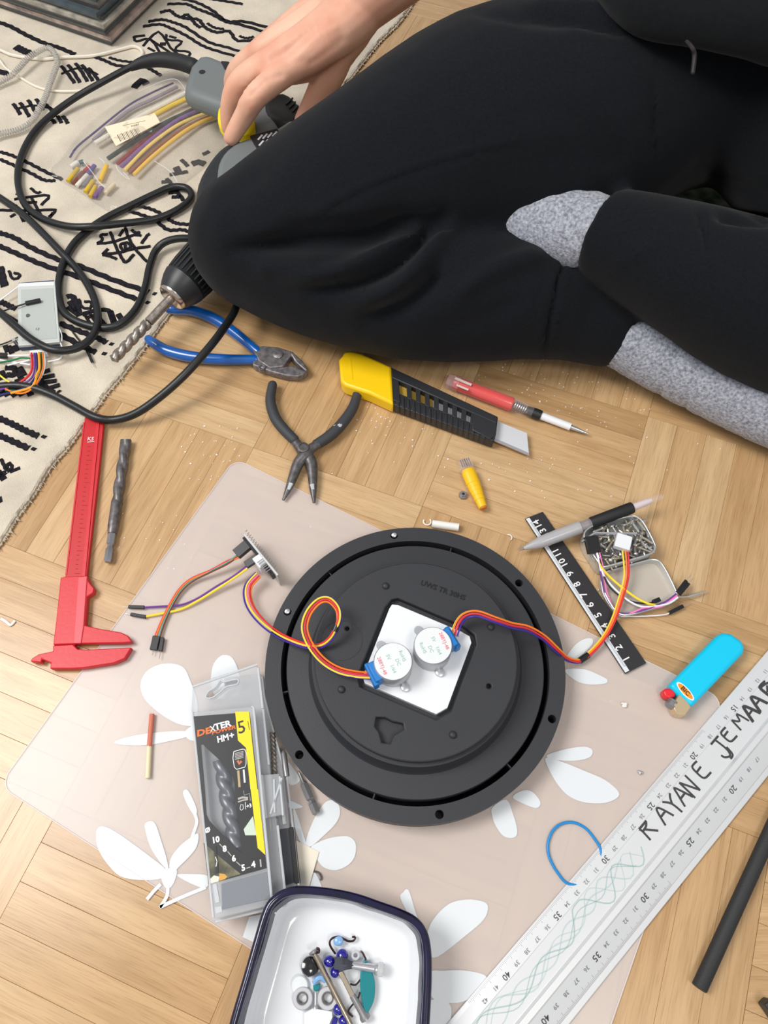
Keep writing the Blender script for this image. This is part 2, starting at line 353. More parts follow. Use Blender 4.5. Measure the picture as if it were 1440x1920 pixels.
for a, b in (((115, 124), (140, 156)), ((128, 122), (150, 155)), ((142, 119), (164, 153)), ((154, 122), (174, 152)), ((166, 128), (184, 150)), ((25, 195), (38, 215)), ((38, 193), (55, 219)), ((53, 188), (67, 213)), ((68, 186), (80, 207)), ((84, 195), (102, 212)), ((98, 225), (103, 232)), ((108, 218), (115, 231)), ((118, 218), (127, 232)), ((667, 52), (673, 45)), ((680, 42), (690, 34)), ((694, 30), (703, 23)), ((708, 18), (717, 11)), ((676, 30), (668, 40)),
             ((313, 335), (344, 376)), ((303, 342), (318, 340)), ((307, 352), (326, 350)), ((316, 362), (334, 360)), ((322, 370), (340, 369)), ((318, 328), (352, 322)), ((380, 290), (392, 284)), ((340, 300), (352, 312))):
    hatch.append(([a, ((a[0] + b[0]) / 2 + 1, (a[1] + b[1]) / 2), b], .0045, .0004, 3))
for q in ([(115, 139), (150, 128), (184, 140)], [(30, 205), (66, 198), (100, 205)]): hatch.append((q, .0025, .0004, 4))
hatch += [([(360, 308), (372, 304), (384, 308)], .008, .0005, 3), ([(326, 320), (338, 316)], .009, .0005, 3), ([(251, 165), (265, 151), (275, 158)], .009, .0004, 3)]
yarn('woven_comb_motif', hatch)
star = []
for q in ([(207, 435), (217, 462), (228, 483), (236, 492), (251, 477)], [(235, 427), (242, 448), (257, 471), (276, 491)], [(182, 457), (207, 455), (234, 447), (251, 441), (265, 442)], [(192, 477), (222, 474), (249, 467), (282, 462)], [(182, 457), (192, 450), (189, 441), (202, 440)], [(192, 477), (203, 467)], [(193, 478), (207, 481), (219, 486)], [(223, 443), (232, 431)], [(265, 457), (276, 442), (281, 439)], [(247, 431), (253, 436), (263, 436)], [(225, 459), (238, 455), (245, 463), (231, 470), (225, 459)],
          [(27, 374), (54, 370), (92, 367), (77, 385)], [(0, 394), (25, 395), (69, 395), (104, 394), (92, 407)], [(42, 380), (69, 380)], [(44, 416), (58, 399), (83, 416), (100, 399)], [(58, 353), (69, 362), (77, 360)], [(31, 366), (40, 353)], [(19, 407), (29, 402)], [(30, 385), (44, 416)], [(60, 372), (83, 416)],
          [(268, 87), (297, 60), (320, 90), (337, 104)], [(251, 69), (256, 78), (282, 74), (303, 104)], [(312, 65), (314, 75), (341, 78), (328, 94), (355, 98), (353, 108)], [(251, 69), (272, 67)], [(290, 97), (278, 90)], [(282, 74), (320, 100)], [(318, 68), (330, 72)]):
    star.append((q, M, .0003, 3))
star += [([(232, 463), (238, 462)], .006, .0002, 2), ([(300, 83), (311, 83)], .006, .0002, 2)]
yarn('woven_star_motif', star)
key = [([(125, 557), (137, 557), (150, 592)], .006), ([(128, 575), (148, 592)], .005), ([(131, 565), (143, 585)], .006), ([(148, 561), (154, 576), (169, 578), (171, 567), (158, 566)], .003), ([(154, 590), (173, 584), (204, 582), (213, 600), (217, 609)], .005), ([(207, 584), (214, 606)], .0065), ([(160, 596), (186, 590)], .004), ([(222, 589), (230, 602)], .006), ([(188, 598), (197, 610)], .0045), ([(158, 588), (168, 606)], .003), ([(168, 586), (177, 602)], .003), ([(178, 588), (186, 606)], .003),
       ([(0, 501), (4, 520), (9, 537)], .008), ([(17, 508), (23, 522), (33, 522), (37, 515), (26, 512)], .003), ([(10, 690), (26, 690), (28, 702), (12, 703)], .006), ([(34, 690), (42, 706)], .009), ([(0, 697), (4, 712)], .009), ([(28, 716), (46, 710)], .005),
       ([(80, 698), (94, 694)], .0045), ([(80, 708), (102, 704)], .0045), ([(82, 717), (106, 714)], .0045), ([(90, 728), (112, 722)], .0045), ([(74, 712), (86, 730)], .007), ([(94, 730), (100, 736)], .005), ([(110, 733), (112, 735)], .004), ([(0, 736), (3, 743)], .005), ([(9, 732), (15, 742)], .006), ([(23, 735), (29, 743)], .006), ([(38, 735), (42, 742)], .006), ([(55, 734), (58, 742)], .006), ([(10, 648), (14, 660)], .005), ([(17, 649), (22, 663)], .005), ([(28, 648), (32, 658)], .005),
       ([(2, 861), (8, 873), (13, 884)], .0035), ([(13, 874), (18, 869), (23, 877), (17, 884), (13, 874)], .0035), ([(19, 885), (38, 878)], .0035), ([(-2, 890), (4, 896)], .012), ([(-3, 884), (8, 900)], .006), ([(-2, 938), (4, 936)], .006)]
yarn('woven_hook_motif', [(p, w, .0003, 3) for p, w in key])
for o in [x for x in bpy.data.objects if x.parent == rug and x.name.startswith('woven_')]:     # the pattern goes on beyond the frame
    v0 = rug.location + sum((v.co for v in o.data.vertices), Vector((0, 0, 0))) / len(o.data.vertices)
    if (v0 - ew[150]).dot(inn) > .40: continue
    c = o.copy(); C.objects.link(c); c.parent = rug; c.location = inn * .54
# ---------------------------------------------------------------- translucent placemat with white petals
MO = G(445, 865); fa = R(-28.4); f1 = Vector((math.cos(fa), math.sin(fa), 0)); f2 = Vector((-f1.y, f1.x, 0)); ML, MW = 0.4435, 0.311
MZ = 0.0009
def rrect(o, a, b, L, W, r, n=5):
    out = []
    for cx, cy, s in ((L - r, -r, 90), (r, -r, 180), (r, -W + r, 270), (L - r, -W + r, 0)):
        rr = [(cx + r * math.cos(R(s - 90 * k / n * -1 - 0)), cy + r * math.sin(R(s + 90 * k / n))) for k in range(n + 1)] if False else [(cx + r * math.cos(R(s - 90 + 90 * k / n)), cy + r * math.sin(R(s - 90 + 90 * k / n))) for k in range(n + 1)]
        out += rr
    return [o + a * x + b * y for x, y in out]
mato = rrect(MO - f1 * .003 + f2 * .001, f1, f2, ML, MW, 0.011)
mat_t = thing('placemat', 'translucent pinkish plastic placemat with white petals lying under the black disc', 'placemat', tuple(G(700, 1350)))
FILM = mat('frosted_film', (240, 230, 225), 0.26, alpha=0.4, spec=0.5)
part('sheet', s_prism(mato, 0.0002, MZ), FILM, mat_t, smooth=False)
mats_edge = [p + Vector((0, 0, MZ - .0001)) for p in mato]
part('moulded_edge', s_tube(mats_edge, 0.0005, n=6, sub=1, closed=True), mat('film_edge', (236, 224, 218), 0.3, alpha=0.7), mat_t)
PET = mat('white_print', (224, 228, 231), 0.45, bump=0.05, bscale=80)
c8 = lambda L: crop(L, 2.667, 0, 1200)
c5 = lambda L: crop(L, 3.692, 320, 1220)
c7 = lambda L: crop(L, 2.323, 820, 1200)
c6 = lambda L: crop(L, 3.43, 420, 1620)
petals = [c8([(952, 432), (880, 415), (790, 360), (720, 290), (703, 220), (730, 160), (790, 125), (860, 118), (920, 140), (950, 200), (985, 300), (985, 430)]),
 c8([(570, 510), (640, 485), (760, 465), (920, 455), (945, 480), (850, 505), (740, 525), (620, 525)]), c8([(920, 465), (970, 430), (1000, 500), (950, 500)]),
 [(396, 1285), (399, 1249), (411, 1232), (422, 1228), (436, 1234), (448, 1262), (450, 1300), (410, 1310)],
 c8([(480, 975), (490, 940), (520, 933), (580, 960), (680, 1030), (760, 1090), (830, 1150), (810, 1192), (700, 1200), (600, 1180), (530, 1110), (490, 1040)]),
 c8([(725, 940), (730, 915), (755, 905), (780, 925), (805, 1000), (830, 1080), (842, 1150), (800, 1110), (750, 1030)]),
 c8([(848, 1150), (855, 1090), (900, 1030), (950, 990), (992, 968), (985, 1030), (950, 1080), (890, 1140), (866, 1170)]),
 c8([(800, 1150), (880, 1145), (875, 1200), (850, 1240), (825, 1235), (805, 1190)]), c8([(885, 1175), (950, 1170), (1040, 1180), (1030, 1240), (950, 1215)]),
 c8([(915, 765), (935, 748), (962, 790), (985, 850), (975, 880), (940, 830)]),
 c5([(935, 1355), (950, 1270), (1000, 1150), (1060, 1060), (1110, 1035), (1160, 1060), (1172, 1130), (1140, 1200), (1060, 1280), (980, 1350)]),
 c5([(965, 1368), (1060, 1310), (1170, 1285), (1240, 1290), (1282, 1340), (1272, 1430), (1220, 1490), (1140, 1520), (1060, 1500), (1010, 1440)]),
 c5([(850, 1090), (880, 1150), (915, 1260), (938, 1345), (900, 1330), (860, 1220)]), c5([(826, 1040), (870, 1055), (915, 1082), (850, 1095), (815, 1080)]), c5([(800, 760), (860, 830), (895, 900), (830, 930), (790, 850)]), c5([(940, 1640), (985, 1520), (1050, 1650), (1000, 1680)]),
 c7([(560, 75), (600, 22), (640, -4), (672, -6), (676, 18), (640, 55), (590, 92), (565, 95)]), c7([(555, 130), (640, 128), (715, 158), (740, 174), (730, 190), (660, 194), (600, 176)]),
 c7([(480, 500), (560, 475), (640, 465), (675, 480), (665, 510), (610, 525), (540, 525), (490, 515)]), c7([(470, 515), (540, 530), (640, 570), (730, 610), (788, 660), (780, 690), (720, 711), (630, 705), (560, 670), (505, 600)]),
 c7([(328, 685), (370, 656), (410, 660), (440, 690), (449, 715), (430, 732), (380, 715)]), c7([(240, 730), (300, 695), (330, 760), (348, 830), (335, 860), (290, 855), (255, 810), (240, 770)]),
 c7([(-45, 1290), (-20, 1220), (50, 1150), (130, 1130), (200, 1140), (221, 1165), (200, 1220), (120, 1290), (0, 1380), (-40, 1360)]), c7([(-160, 1125), (-150, 1100), (-125, 1090), (-90, 1200), (-60, 1260), (-110, 1220)]),
 c7([(-40, 1450), (30, 1440), (100, 1438), (180, 1450), (215, 1475), (170, 1540), (90, 1580), (-20, 1560)]), c7([(-60, 1600), (10, 1560), (60, 1600), (40, 1700), (-40, 1740)])]
pz = MZ + .0001
p_o = None
for k, q in enumerate(petals): part('petal', s_prism(bez(GP(q, pz), 4, True), pz - .00005, pz + .0001 + .00002 * (k % 7)), PET, mat_t, smooth=False)
stems = [c8([(805, 1220), (770, 1255), (735, 1297)]), c8([(840, 1230), (835, 1280), (800, 1338)]), c8([(800, 1336), (900, 1290), (1030, 1236)]), c8([(975, 870), (985, 910), (970, 960), (960, 990)])]
for q in stems: part('stem', s_ribbon(GP(q, pz), .0026, .0003, sub=4), PET, mat_t, smooth=False)
# ---------------------------------------------------------------- the person: cross-legged, black joggers, one hand on the drill
person = thing('person', 'person sitting cross-legged in black joggers and grey socks, one hand gripping the drill', 'person', tuple(G(1300, 170)))
def chain(pts, n=20, sub=4, round_ends=True, flat=1.0): return s_tube(GP([p[:3] for p in pts]), [p[3] for p in pts], n=n, sub=sub, round_ends=round_ends, flat=flat)
def wchain(pts, n=18, sub=4): return s_tube([Vector(p[:3]) for p in pts], [p[3] for p in pts], n=n, sub=sub, round_ends=True)
CLOTH = mat('black_jersey', (19, 22, 27), 0.92, var=0.25, vscale=500, bump=0.35, bscale=2200, sheen=0.06, spec=0.15)
CLOTH2 = mat('black_sweat', (18, 22, 25), 0.92, var=0.2, vscale=300, bump=0.3, bscale=1500, sheen=0.08, spec=0.15)
SOCK = mat('grey_melange', (186, 189, 199), 0.95, col2=(116, 119, 131), vscale=420, bump=1.0, bscale=700, sheen=0.3, spec=0.1, det=5)
SKIN = mat('skin', (232, 184, 158), 0.5, col2=(220, 160, 134), vscale=26, sss=0.12, bump=0.12, bscale=700, spec=0.4)
legs = [chain([(1400, 110, .15, .105), (1250, 152, .145, .095), (1080, 222, .138, .098), (900, 258, .131, .096), (690, 350, .115, .077), (570, 408, .095, .068), (478, 450, .08, .059)], 28),
        chain([(478, 450, .08, .059), (600, 505, .07, .06), (770, 543, .066, .061), (940, 552, .064, .058), (1035, 570, .058, .049)], 28),
        chain([(1035, 570, .058, .0475), (1050, 577, .056, .044), (1100, 594, .052, .0415), (1150, 611, .049, .0375), (1172, 619, .0475, .036)], 28, round_ends=False),
        chain([(1122, 432, .128, .034), (1140, 440, .128, .037), (1210, 470, .125, .044), (1310, 515, .12, .053), (1480, 590, .11, .062), (1850, 720, .085, .062)], 28, round_ends=False),
        chain([(1490, 110, .16, .112), (1590, 270, .145, .096), (1700, 480, .115, .082), (1850, 720, .085, .062)], 28),
        s_ball((.41, .85, .135), .17, 1.05, .85, .75, 24, 14), s_ball(G(1370, 200, .11), .075, 1, 1, .8, 20, 12)]
V, F, N = remesh(legs, 0.0045, 9)
FOLDS = [  # pixel polyline, height in m (+ ridge, - valley), half width px
 ([(440, 468), (500, 460), (560, 456), (640, 452), (705, 444), (760, 425), (830, 404)], -.012, 16), ([(520, 432), (600, 425), (690, 418), (770, 398)], -.004, 16),
 ([(540, 520), (620, 512), (690, 488), (745, 452), (800, 415)], .008, 17), ([(590, 545), (680, 530), (740, 500), (785, 455), (822, 418)], -.007, 12), ([(650, 570), (720, 548), (775, 510), (815, 462), (850, 425)], .007, 18),
 ([(690, 600), (760, 570), (805, 535), (822, 505)], -.007, 16), ([(480, 505), (540, 500), (600, 488)], .003, 16), ([(850, 560), (900, 520), (970, 490), (1020, 480)], .005, 18), ([(820, 620), (900, 600), (980, 560)], -.002, 20),
 ([(1063, 480), (1048, 520), (1034, 590), (1016, 664)], -.0028, 5), ([(1054, 480), (1039, 520), (1024, 590), (1006, 662)], .0012, 5), ([(1072, 484), (1058, 520), (1045, 590), (1028, 664)], .0012, 5),
 ([(585, 405), (630, 376), (680, 350), (760, 318), (860, 288), (980, 262)], .0014, 5), ([(588, 411), (633, 382), (683, 356), (763, 324), (863, 294), (983, 268)], -.001, 5),
 ([(1236, 95), (1230, 180), (1228, 250), (1234, 300)], -.002, 5), ([(980, 25), (1080, 38), (1180, 62)], -.004, 9), ([(990, 8), (1100, 12), (1190, 40)], .003, 10), ([(880, 20), (990, 40), (1070, 48)], -.002, 9),
 ([(1310, 395), (1318, 430), (1328, 475)], -.003, 6), ([(1345, 403), (1400, 410), (1450, 414)], -.005, 9), ([(1290, 300), (1360, 340), (1450, 375)], -.002, 14), ([(900, 320), (1000, 300), (1100, 290), (1200, 285)], -.001, 30),
 ([(1140, 505), (1200, 470), (1260, 440)], .001, 14), ([(420, 380), (450, 345), (500, 320)], -.0015, 22), ([(1060, 200), (1120, 260), (1140, 330)], -.0015, 25)]
FP = []
for q, amp, w in FOLDS: FP.append(([Vector((p[0], p[1], 0)) for p in bez([(a, b, 0) for a, b in q], 4)], amp, w))
for i, v in enumerate(V):
    if v.z < 0.004: v.z = 0.004 + (v.z - .004) * .1
    toc = Vector((0, 0, CH)) - v
    if N[i].dot(toc) < 0: continue
    x, y = PX(v)
    if x < 250 or x > 1560: continue
    d = 0.0
    for q, amp, w in FP:
        if x < min(p.x for p in q[::len(q) - 1]) - 70 or x > max(p.x for p in q[::len(q) - 1]) + 70: continue
        best = 1e9; tbest = 0
        for j in range(len(q) - 1):
            a, b = q[j], q[j + 1]; ab = b - a; t = max(0, min(1, ((x - a.x) * ab.x + (y - a.y) * ab.y) / max(ab.length_squared, 1e-9)))
            dd = (a.x + ab.x * t - x) ** 2 + (a.y + ab.y * t - y) ** 2
            if dd < best: best = dd; tbest = (j + t) / (len(q) - 1)
        d += 1.45 * amp * math.exp(-best / (w * w)) * min(1, 4 * min(tbest, 1 - tbest) + .3)
    V[i] = v + N[i] * (d + 0.0006 * noise.noise(v * 45) + .0008 * noise.noise(v * 18))
part('trousers', (V, F), CLOTH, person, ang=80)
part('drawstring', s_tube(GP([(1288, 78, .262), (1298, 90, .262), (1302, 105, .258), (1299, 136, .252)]), [.0013, .0015, .0016, .0015], round_ends=True), mat('cord_end', (26, 20, 24), .6), person)
V, F, N = remesh([chain([(1135, 440, .128, .029), (1050, 425, .117, .033), (960, 410, .105, .034), (870, 398, .1, .033), (800, 395, .1, .028)], 22)], .003, 3)
for i, v in enumerate(V): V[i] = v + N[i] * .0006 * noise.noise(v * 260) + N[i] * .0012 * math.sin(v.x * 300) * .4
part('sock', (V, F), SOCK, person, ang=80)
V, F, N = remesh([chain([(1130, 606, .05, .03), (1190, 632, .047, .033), (1250, 665, .043, .0335), (1330, 705, .04, .034), (1440, 752, .042, .036), (1540, 790, .04, .036), (1610, 815, .033, .028)], 22)], .003, 3)
for i, v in enumerate(V):
    x, y = PX(v); V[i] = v + N[i] * (.0006 * noise.noise(v * 260) - .002 * math.exp(-((x + (y - 700) * .35 - 1305) / 5) ** 2) - .0015 * math.exp(-((x + (y - 680) * .45 - 1262) / 6) ** 2)); V[i].z = max(V[i].z, .0015)
part('sock', (V, F), SOCK, person, ang=80)
# sweatshirt: torso and right sleeve, most of it above the frame
wr, el, sh = G(645, 28, .142), G(1150, -420, .30), Vector((.29, .93, .52))
V, F, N = remesh([s_ball((.43, .895, .21), .163, 1.05, .92, .9, 26, 16), wchain([(.43, .90, .22, .16), (.44, .92, .36, .155), (.44, .92, .48, .15), (.44, .92, .545, .125)], 26), *[wchain([tuple(G(x, y - 14, .25)) + (.024,), tuple(G(x, y, .25).lerp(Vector((.42, .88, .29)), .35)) + (.06,), tuple(G(x, y, .25).lerp(Vector((.42, .88, .29)), .7)) + (.11,), (.42, .88, .29, .14)]) for x, y in ((1170, -24), (1260, 12), (1345, 28), (1440, 40), (1560, 54))], chain([(1130, -50, .245, .018), (1215, 4, .250, .021), (1330, 26, .252, .023), (1440, 40, .252, .026), (1600, 60, .24, .03), (1760, 110, .2, .03)], 18), wchain([(.30, .93, .52, .075), (.44, .92, .55, .085), (.58, .90, .52, .075)]),
                  wchain([tuple(sh) + (.072,), tuple((sh + el) / 2) + (.06,), tuple(el) + (.054,), tuple(el.lerp(wr, .42)) + (.047,)]), wchain([(.58, .90, .52, .072), (.70, .74, .36, .055), (.66, .62, .27, .045)])], .006, 8)
for i, v in enumerate(V): V[i] = v + N[i] * (.004 * noise.noise(v * 20))
part('sweatshirt', (V, F), CLOTH2, person, ang=80)
# body: forearm and hand in view, the rest inside the clothes, head above the frame
fing = lambda L: s_tube(GP([p[:3] for p in L]), [p[3] for p in L], n=14, sub=4, round_ends=True)
iM, mM, rM, pM = (543, 130, .127, .0125), (511, 112, .130, .0125), (494, 92, .120, .012), (515, 70, .105, .0115)
hand = [wchain([tuple(el) + (.042,), tuple(el.lerp(wr, .35)) + (.042,), tuple(el.lerp(wr, .7)) + (.034,), tuple(wr) + (.0265,)]),
        fing([(668, 30, .146, .023), (632, 62, .142, .021), (590, 96, .136, .017), iM]), fing([(655, 18, .146, .021), (600, 60, .143, .018), mM]), fing([(640, 8, .14, .02), (580, 45, .135, .017), rM]), fing([(630, 2, .132, .02), (575, 32, .122, .016), pM]),
        fing([iM, (485, 176, .118, .0112), (455, 222, .094, .0098), (434, 258, .077, .0082)]),
        fing([mM, (450, 152, .108, .0112), (431, 200, .082, .0098), (430, 238, .062, .0085)]),
        fing([rM, (449, 128, .088, .0108), (436, 160, .06, .0095), (452, 178, .04, .0082)]),
        fing([pM, (474, 102, .078, .0098), (456, 134, .055, .0086), (474, 146, .04, .0075)]),
        fing([(655, 52, .137, .0225), (628, 94, .124, .0205), (618, 134, .108, .0165), (599, 176, .088, .0135), (570, 228, .064, .0105)]),
        fing([(640, 95, .118, .016), (590, 125, .114, .012), (548, 136, .118, .011)]), fing([(620, 60, .125, .02), (560, 85, .12, .018), (520, 95, .118, .013)]),
        wchain([tuple(el) + (.042,), tuple((sh + el) / 2) + (.045,), tuple(sh) + (.055,)]), wchain([(.43, .90, .2, .12), (.44, .92, .4, .12), (.44, .92, .52, .1)]), wchain([(.29, .93, .52, .055), (.44, .92, .55, .07), (.58, .90, .52, .055), (.70, .74, .36, .042), (.60, .60, .24, .03)]),
        wchain([(.44, .92, .55, .06), (.43, .89, .66, .055), (.42, .86, .74, .07)]), s_ball((.41, .84, .79), .095, .82, 1, 1.2, 22, 14), s_ball((.36, .765, .775), .018, 1, 1, 1.5)]
for k, (a, b) in enumerate(((.0, .0), (.02, .01), (.04, .016), (.058, .02))): hand.append(wchain([(.60, .60, .24, .022), (.575 + a, .535 + b, .225, .011), (.55 + a * 1.1, .49 + b, .205, .009), (.54 + a * 1.15, .465 + b, .19, .008)]))
hand.append(wchain([(.60, .60, .24, .02), (.555, .565, .22, .012), (.53, .545, .20, .01)]))
V, F, N = remesh(hand, .0024, 5)
VEIN = [([(628, 50), (590, 75), (560, 105)], .0012, 7), ([(612, 40), (570, 60), (535, 85)], .0012, 7), ([(640, 75), (610, 100), (585, 118)], -.0012, 9), ([(526, 142), (500, 150), (470, 178)], -.0012, 6), ([(500, 118), (470, 150), (450, 190)], .0008, 8)]
VP = [([Vector((p[0], p[1], 0)) for p in bez([(a, b, 0) for a, b in q], 4)], amp, w) for q, amp, w in VEIN]
for i, v in enumerate(V):
    if v.z > .25 or v.x > .1 or v.y > .85: continue
    x, y = PX(v)
    if N[i].dot(Vector((0, 0, CH)) - v) < 0: continue
    V[i] = v + N[i] * sum(amp * math.exp(-min((p.x - x) ** 2 + (p.y - y) ** 2 for p in q) / (w * w)) for q, amp, w in VP)
part('body', (V, F), SKIN, person, ang=80)
part('hair', s_ball((.425, .86, .81), .1, .86, .98, 1.12, 20, 12), mat('dark_hair', (40, 30, 26), .6), person)
EYE = mat('eye_dark', (30, 24, 22), .2)
for dx, dy in ((.362, .79), (.395, .762)): part('eye', s_ball((dx - .012, dy - .004, .80), .011), EYE, person)
# mottled green cloth the person sits on
single('seat_cloth', s_prism(bez(GP([(1120, 380), (1200, 440), (1400, 470), (1470, 320), (1500, 120), (1350, 20), (1150, 120)]), 5, True), .0005, .03), mat('mottled_green', (176, 184, 150), .9, col2=(44, 84, 50), vscale=60), 'mottled green and beige cloth just showing between the crossed black legs', 'cloth', bevel=.006)
# ---------------------------------------------------------------- black round clock base with the two motors
def s_lathe_ring(c, r0, r1, z0, z1, n=96):
    V, F = [], []
    for k in range(n):
        a = 2 * math.pi * k / n
        for r, z in ((r0, z0), (r1, z0), (r1, z1), (r0, z1)): V.append(Vector((c.x + r * math.cos(a), c.y + r * math.sin(a), z)))
        j = (k + 1) % n
        for q in range(4): F.append((4 * k + q, 4 * j + q, 4 * j + (q + 1) % 4, 4 * k + (q + 1) % 4))
    return V, F
def circ(c, r, n=96, z=None): return [Vector((c.x + r * math.cos(2 * math.pi * k / n), c.y + r * math.sin(2 * math.pi * k / n), c.z if z is None else z)) for k in range(n)]
BLK = mat('black_plastic', (50, 51, 55), 0.5, bump=0.12, bscale=1600, spec=0.4)
BLK2 = mat('black_gloss', (22, 22, 25), 0.35)
DZ, PZ = .020, .040
dc = (G(778, 990, DZ) + G(778, 1549, .004)) / 2; dc.x = (G(495, 1262, DZ).x + G(1062, 1262, DZ).x) / 2; dc.z = DZ; RD = (G(778, 990, DZ) - G(778, 1549, .004)).length / 2
print('disc', dc, RD, PX(dc))
base = thing('clock_base', 'large round black plastic clock body lying face down on the placemat', 'clock', (dc.x, dc.y, MZ))
hp = [(739, 1004), (973, 1093), (1035, 1348), (824, 1527), (561, 1415), (539, 1147)]
holes = [circ(G(x, y, DZ), .0031, 14) for x, y in hp]
ringp = lambda r0, r1, z0, z1, n=128: s_lathe_ring(dc, r0, r1, z0, z1, n)
part('rim', cut(ringp(.1008, RD, .002, DZ), [s_prism(h, -.01, DZ + .01) for h in holes]), BLK, base, bevel=.0009)
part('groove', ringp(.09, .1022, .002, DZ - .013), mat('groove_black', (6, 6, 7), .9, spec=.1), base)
part('rim_back', ringp(.098, RD - .001, .0012, .0035), BLK2, base)
tc0 = G(781, 1247, PZ)
cc = Vector((dc.x, dc.y, 0))
part('inner_ring', s_lathe(cc, cc + Vector((0, 0, 1)), [(.003, .0968), (DZ - .001, .0968), (DZ, .0962), (DZ + .001, .0800), (DZ + .003, .0785), (PZ - .006, .0765)], 128), BLK, base)
plate_px = [(735, 1123), (746, 1121), (868, 1173), (890, 1190), (893, 1208), (846, 1334), (818, 1349), (675, 1287), (671, 1268), (722, 1139)]
key_px = [(705, 1344), (722, 1345), (735, 1352), (756, 1356), (758, 1368), (738, 1378), (732, 1394), (716, 1392), (711, 1372), (703, 1362)]
hol2 = [GP(plate_px, PZ), GP(key_px, PZ), circ(G(651, 1178, PZ), .0016, 10), circ(G(917, 1286, PZ), .0018, 10)]
cpl = Vector((dc.x, dc.y, PZ))
part('raised_plate', s_plate(circ(cpl, .0738, 128), hol2, PZ - .007, PZ), BLK, base, bevel=.001)
part('recess_floor', s_prism(GP([(690, 1110), (900, 1170), (860, 1360), (700, 1400), (640, 1290), (640, 1170)], PZ - .0065), PZ - .010, PZ - .0068), BLK2, base)
for x, y in ((723, 1099), (920, 1176), (849, 1378), (640, 1293)):
    p = G(x, y, PZ); part('stud', s_lathe(p, p + Vector((0, 0, 1)), [(-.001, .0027), (.0012, .0026), (.0022, .0018), (.0025, .0006)], 14), BLK, base)
p = G(640, 1200, PZ); part('boss_ring', s_lathe_ring(p, .0148, .0155, PZ - .001, PZ + .0003, 40), BLK, base)
a = G(800, 1096, PZ + .0002); b = G(862, 1118, PZ + .0002)
part('moulded_lettering', s_text('UWS TR 30HS', (a + b) / 2, b - a, .0058, h=.0002, fat=.0001), BLK2, base)
for k in range(6):
    an = R(12 + 60 * k); c = Vector((dc.x + .0987 * math.cos(an), dc.y + .0987 * math.sin(an), 0)); part('groove_rib', s_box(c, (-math.sin(an), math.cos(an)), .0009, .005, DZ - .009, DZ - .003), BLK, base)
WHT = mat('white_card', (230, 233, 236), .55)
STEEL = mat('bright_steel', (206, 206, 210), .3, metal=.75); STEEL2 = mat('dull_steel', (150, 148, 150), .4, metal=.6)
for (x, y) in ((739, 1004), (539, 1147)):
    p = G(x, y, DZ - .004); part('rim_screw', s_lathe(p, p + Vector((0, 0, 1)), [(-.006, .0015), (.001, .0015), (.001, .0027), (.0028, .0024), (.0034, .0012)], 12), STEEL, base, label='bright screw head in a rim hole')
wp = [(746, 1134), (865, 1184), (881, 1193), (884, 1205), (839, 1327), (818, 1339), (684, 1281), (680, 1269), (730, 1141), (735, 1133)]
part('motor_plate', s_pp(wp, PZ - .0068, PZ - .001), WHT, base, smooth=False, bevel=.0004, label='white square plate with cut corners')
MCAN = mat('motor_can', (186, 188, 192), .42, metal=.45, bump=.05, bscale=200); LBL = mat('motor_label', (226, 229, 230), .45); BLUEP = mat('motor_blue', (30, 120, 196), .42)
MB_ = PZ - .001; MT = MB_ + .019
RED = mat('red_print', (226, 96, 110), .6); GRN = mat('green_print', (150, 190, 170), .6)
for (x, y, tang, bx, by, ears) in ((737, 1240, (700, 1268), 706, 1262, ((760, 1288), (714, 1209))), (812, 1210, (850, 1190), 846, 1198, ((825, 1260), (785, 1181)))):
    c = G(x, y, MT); c0 = Vector((c.x, c.y, 0)); up = c0 + Vector((0, 0, 1))
    mo = part('motor', s_lathe(c0, up, [(MB_, .0138), (MT - .001, .0138), (MT, .0132)], 48), MCAN, base, label='small grey stepper motor, ' + ('left one with wires looping over the disc' if x < 780 else 'right one with wires leading to the tin'))
    part('label_disc', s_lathe(c0, up, [(MT - .0002, .0131), (MT + .0002, .0131)], 48), LBL, mo)
    bp_ = G(bx, by, MB_ + .009); dv = Vector((bp_.x - c.x, bp_.y - c.y, 0)).normalized(); sd = Vector((-dv.y, dv.x, 0)); q = c0 + dv * .0132
    part('wire_cover', [s_box(q, (dv.x, dv.y), .0075, .0146, MB_ + .001, MT - .002), s_box(q + dv * .0035, (dv.x, dv.y), .004, .0176, MB_ + .002, MT - .006)], BLUEP, mo, bevel=.0008)
    td = Vector((.38, -.92, 0)) if x < 780 else Vector((.38, -.92, 0)); nrm = Vector((0, 0, 1)); side = Vector((-td.y, td.x, 0)); s1 = -1 if x < 780 else 1
    part('red_lettering', s_text('28BYJ-48', c0 + side * s1 * .0085 + Vector((0, 0, MT + .0003)), td, .0036, h=.00005), RED, mo, smooth=False)
    part('green_lettering', [s_text(t, c0 + side * s1 * o_ + td * u_ + Vector((0, 0, MT + .0003)), td, .0036, h=.00005) for t, o_, u_ in (('5V', .002, -.004), ('1/64', .002, .005), ('DC', -.0028, .002), ('RoHS', -.0075, -.001))], GRN, mo, smooth=False)
    for ex, ey in ears:
        e_ = G(ex, ey, MB_ + .002); ed = Vector((e_.x - c.x, e_.y - c.y, 0)); el_ = ed.length; ed.normalize()
        ear = part('mounting_ear', [s_box(c0 + ed * (.012 + (el_ - .012) / 2), (ed.x, ed.y), max(el_ - .012, .002) , .0062, MB_, MB_ + .001), s_lathe(Vector((e_.x, e_.y, 0)), Vector((e_.x, e_.y, 1)), [(MB_ + .0001, .0033), (MB_ + .0013, .0033)], 18)], MCAN, mo)
        if ex in (760, 825): part('screw_head', [s_lathe(Vector((e_.x, e_.y, 0)), Vector((e_.x, e_.y, 1)), [(MB_ + .0013, .0034), (MB_ + .0028, .0031), (MB_ + .0032, .0018)], 18)], STEEL, mo)
